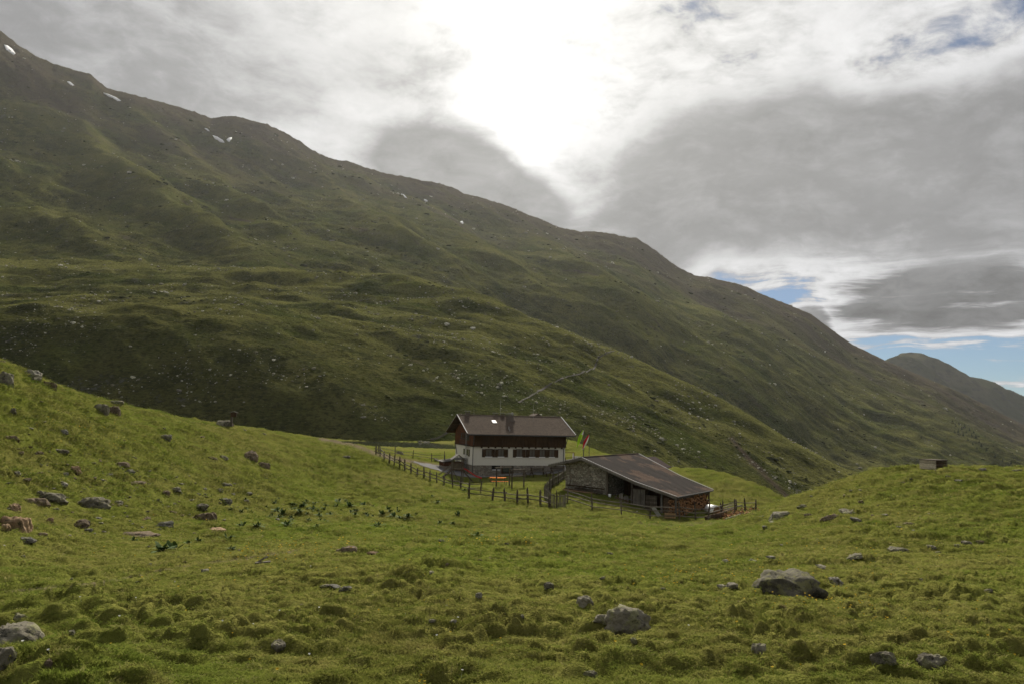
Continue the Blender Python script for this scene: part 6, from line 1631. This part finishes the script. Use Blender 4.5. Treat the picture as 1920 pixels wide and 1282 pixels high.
def on_mountain(n, ymax, dens, seed):
    rg = np.random.default_rng(seed); u = rg.uniform(-.70, .72, n); Y = np.exp(rg.uniform(math.log(252), math.log(ymax), n)); x = u * Y
    ok = rg.random(n) < dens(x, Y); u, Y, x = u[ok], Y[ok], x[ok]; return x, Y, M(u, Y), rg, len(x)
def build_slope_stuff():
    x, Y, z, rg, k = on_mountain(50000, 1650, lambda x, Y: np.clip(sstep(-.02, .42, pn(x / 45, Y / 30, 91) + .5 * pn(x / 14, Y / 14, 92)) * .8 + .05, 0, 1) * np.where(Y < 560, 1, .3), 3)
    s = np.exp(rg.normal(-1.2, .55, k)) * np.clip(Y / 420, .75, 3.2); s = np.clip(s, .12, 3.6)
    idx = rg.choice([0, 1, 1, 1, 3], k)
    rot = np.stack([rg.uniform(-.3, .3, k), rg.uniform(-.3, .3, k), rg.uniform(0, 6.28, k)], 1)
    scatter("slope_boulders", np.stack([x, Y, z + s * .1], 1), rot, np.stack([s * rg.uniform(.9, 1.4, k), s, s * .75], 1), idx, bl, "pale boulders strewn over the mountain benches")
    x, Y, z, rg, k = on_mountain(40000, 1500, lambda x, Y: np.clip(sstep(.15, .5, pn(x / 60, Y / 35, 95) + .6 * pn(x / 16, Y / 12, 96)) * .6, 0, 1), 5)
    s = np.clip(np.exp(rg.normal(-.8, .5, k)) * np.clip(Y / 450, .7, 3.0), .2, 3.2)
    rot = np.stack([rg.uniform(-.2, .2, k) - .3, rg.uniform(-.2, .2, k), rg.uniform(-.3, .3, k)], 1)
    scatter("slope_heath", np.stack([x, Y, z - s * .08], 1), rot, np.stack([s * rg.uniform(1.0, 2.0, k), s, s * .8], 1), rg.integers(0, 3, k), hc, "dark dwarf heath cushions on the mountain side")
build_slope_stuff()

def build_loose_stones():
    pts = []
    for (a, b, sa, sb, tilt, k) in ((150, 900, 130, 55, .15, 170), (320, 960, 110, 40, .15, 90), (60, 1000, 70, 30, 0, 40), (1560, 960, 160, 35, -.1, 50), (1700, 1060, 160, 50, 0, 40), (1000, 1080, 400, 40, 0, 40)):
        for i in range(k): x = a + random.gauss(0, sa); y = b + random.gauss(0, sb) + tilt * (x - a); pts.append((x, y))
    P, S = [], []
    for (x, y) in pts:
        if not (0 < x < 1920 and 700 < y < 1280): continue
        u, t = to_uv(x, y); z = h_base(np.full(_YS.shape, u), _YS); k = z - CZ >= t * _YS
        if not k.any(): continue
        Y = _YS[int(np.argmax(k))] * random.uniform(.985, 1.015)
        if Y > 110: continue
        P.append((u * Y, Y)); S.append(random.uniform(1.2, 4.2) * mpp(Y))
    P = np.array(P); S = np.array(S); k = len(P); z = Hq(P[:, 0] / P[:, 1], P[:, 1])
    rot = np.stack([RNG.uniform(-.3, .3, k), RNG.uniform(-.3, .3, k), RNG.uniform(0, 6.28, k)], 1)
    scatter("loose_stones", np.stack([P[:, 0], P[:, 1], z + S * .12], 1), rot, np.stack([S * RNG.uniform(1, 1.7, k), S, S * .6], 1), RNG.choice([0, 0, 2, 2, 3], k), bl, "small loose stones half sunk in the meadow turf")
build_loose_stones()

# ------------------------------------------------------------------ a few small conifers far to the right
CONIF = mat_plain("conifer_needles", (0.018, 0.030, 0.014), 0.95, 0.03, 0, 0.3, 0.5); BARK = mat_plain("conifer_bark", (0.05, 0.035, 0.025), 0.95, 0.03)
def conifer_mesh():
    rg = random.Random(4); vs, fs = [], []
    for i in range(110):
        t = rg.random() ** .8; z = .12 + .86 * t; r = .24 * (1 - t) + .02; d = rg.uniform(0, 6.28); b = len(vs); w = .06 * (1.2 - t)
        vs += [(0, 0, z + .05), (r * math.cos(d - w * 3), r * math.sin(d - w * 3), z - .05), (r * 1.15 * math.cos(d), r * 1.15 * math.sin(d), z - .10), (r * math.cos(d + w * 3), r * math.sin(d + w * 3), z - .04)]
        fs += [(b, b+1, b+2), (b, b+2, b+3)]
    me = bpy.data.meshes.new("crown"); me.from_pydata(vs, [], fs); me.materials.append(CONIF); return me
_cm = conifer_mesh(); _tm = MB().tube([(0, 0, -.05), (0, 0, .9)], .022, 6, .004)
_tr0 = None
_cf = [(1786,792),(1792,800),(1798,797),(1803,806),(1809,802),(1812,812),(1818,808),(1822,818),(1826,812),(1806,818),(1797,812),(1830,822),(1815,826),(1836,830),(1824,834),(1790,812),(1840,838),(1832,842),(1880,866),(1850,846),(1866,858),(1896,870)]
for i, (a, b) in enumerate(sorted(_cf)):
    g = mnt(a, b); h = 7.5 * mpp(g.y) * random.uniform(.8, 1.25); R = empty("conifer_tree", g, random.uniform(0, 6), "tiny dark conifer on the far right slope, %s from the left" % ORD[i], "tree", "conifers on the far right slope")
    c = share("crown", _cm, R, (0, 0, 0), 0, h)
    if _tr0 is None: _tr0 = _tm.build("trunk", BARK, R); _tr0.scale = (h,) * 3
    else: share("trunk", _tr0, R, (0, 0, 0), 0, h)
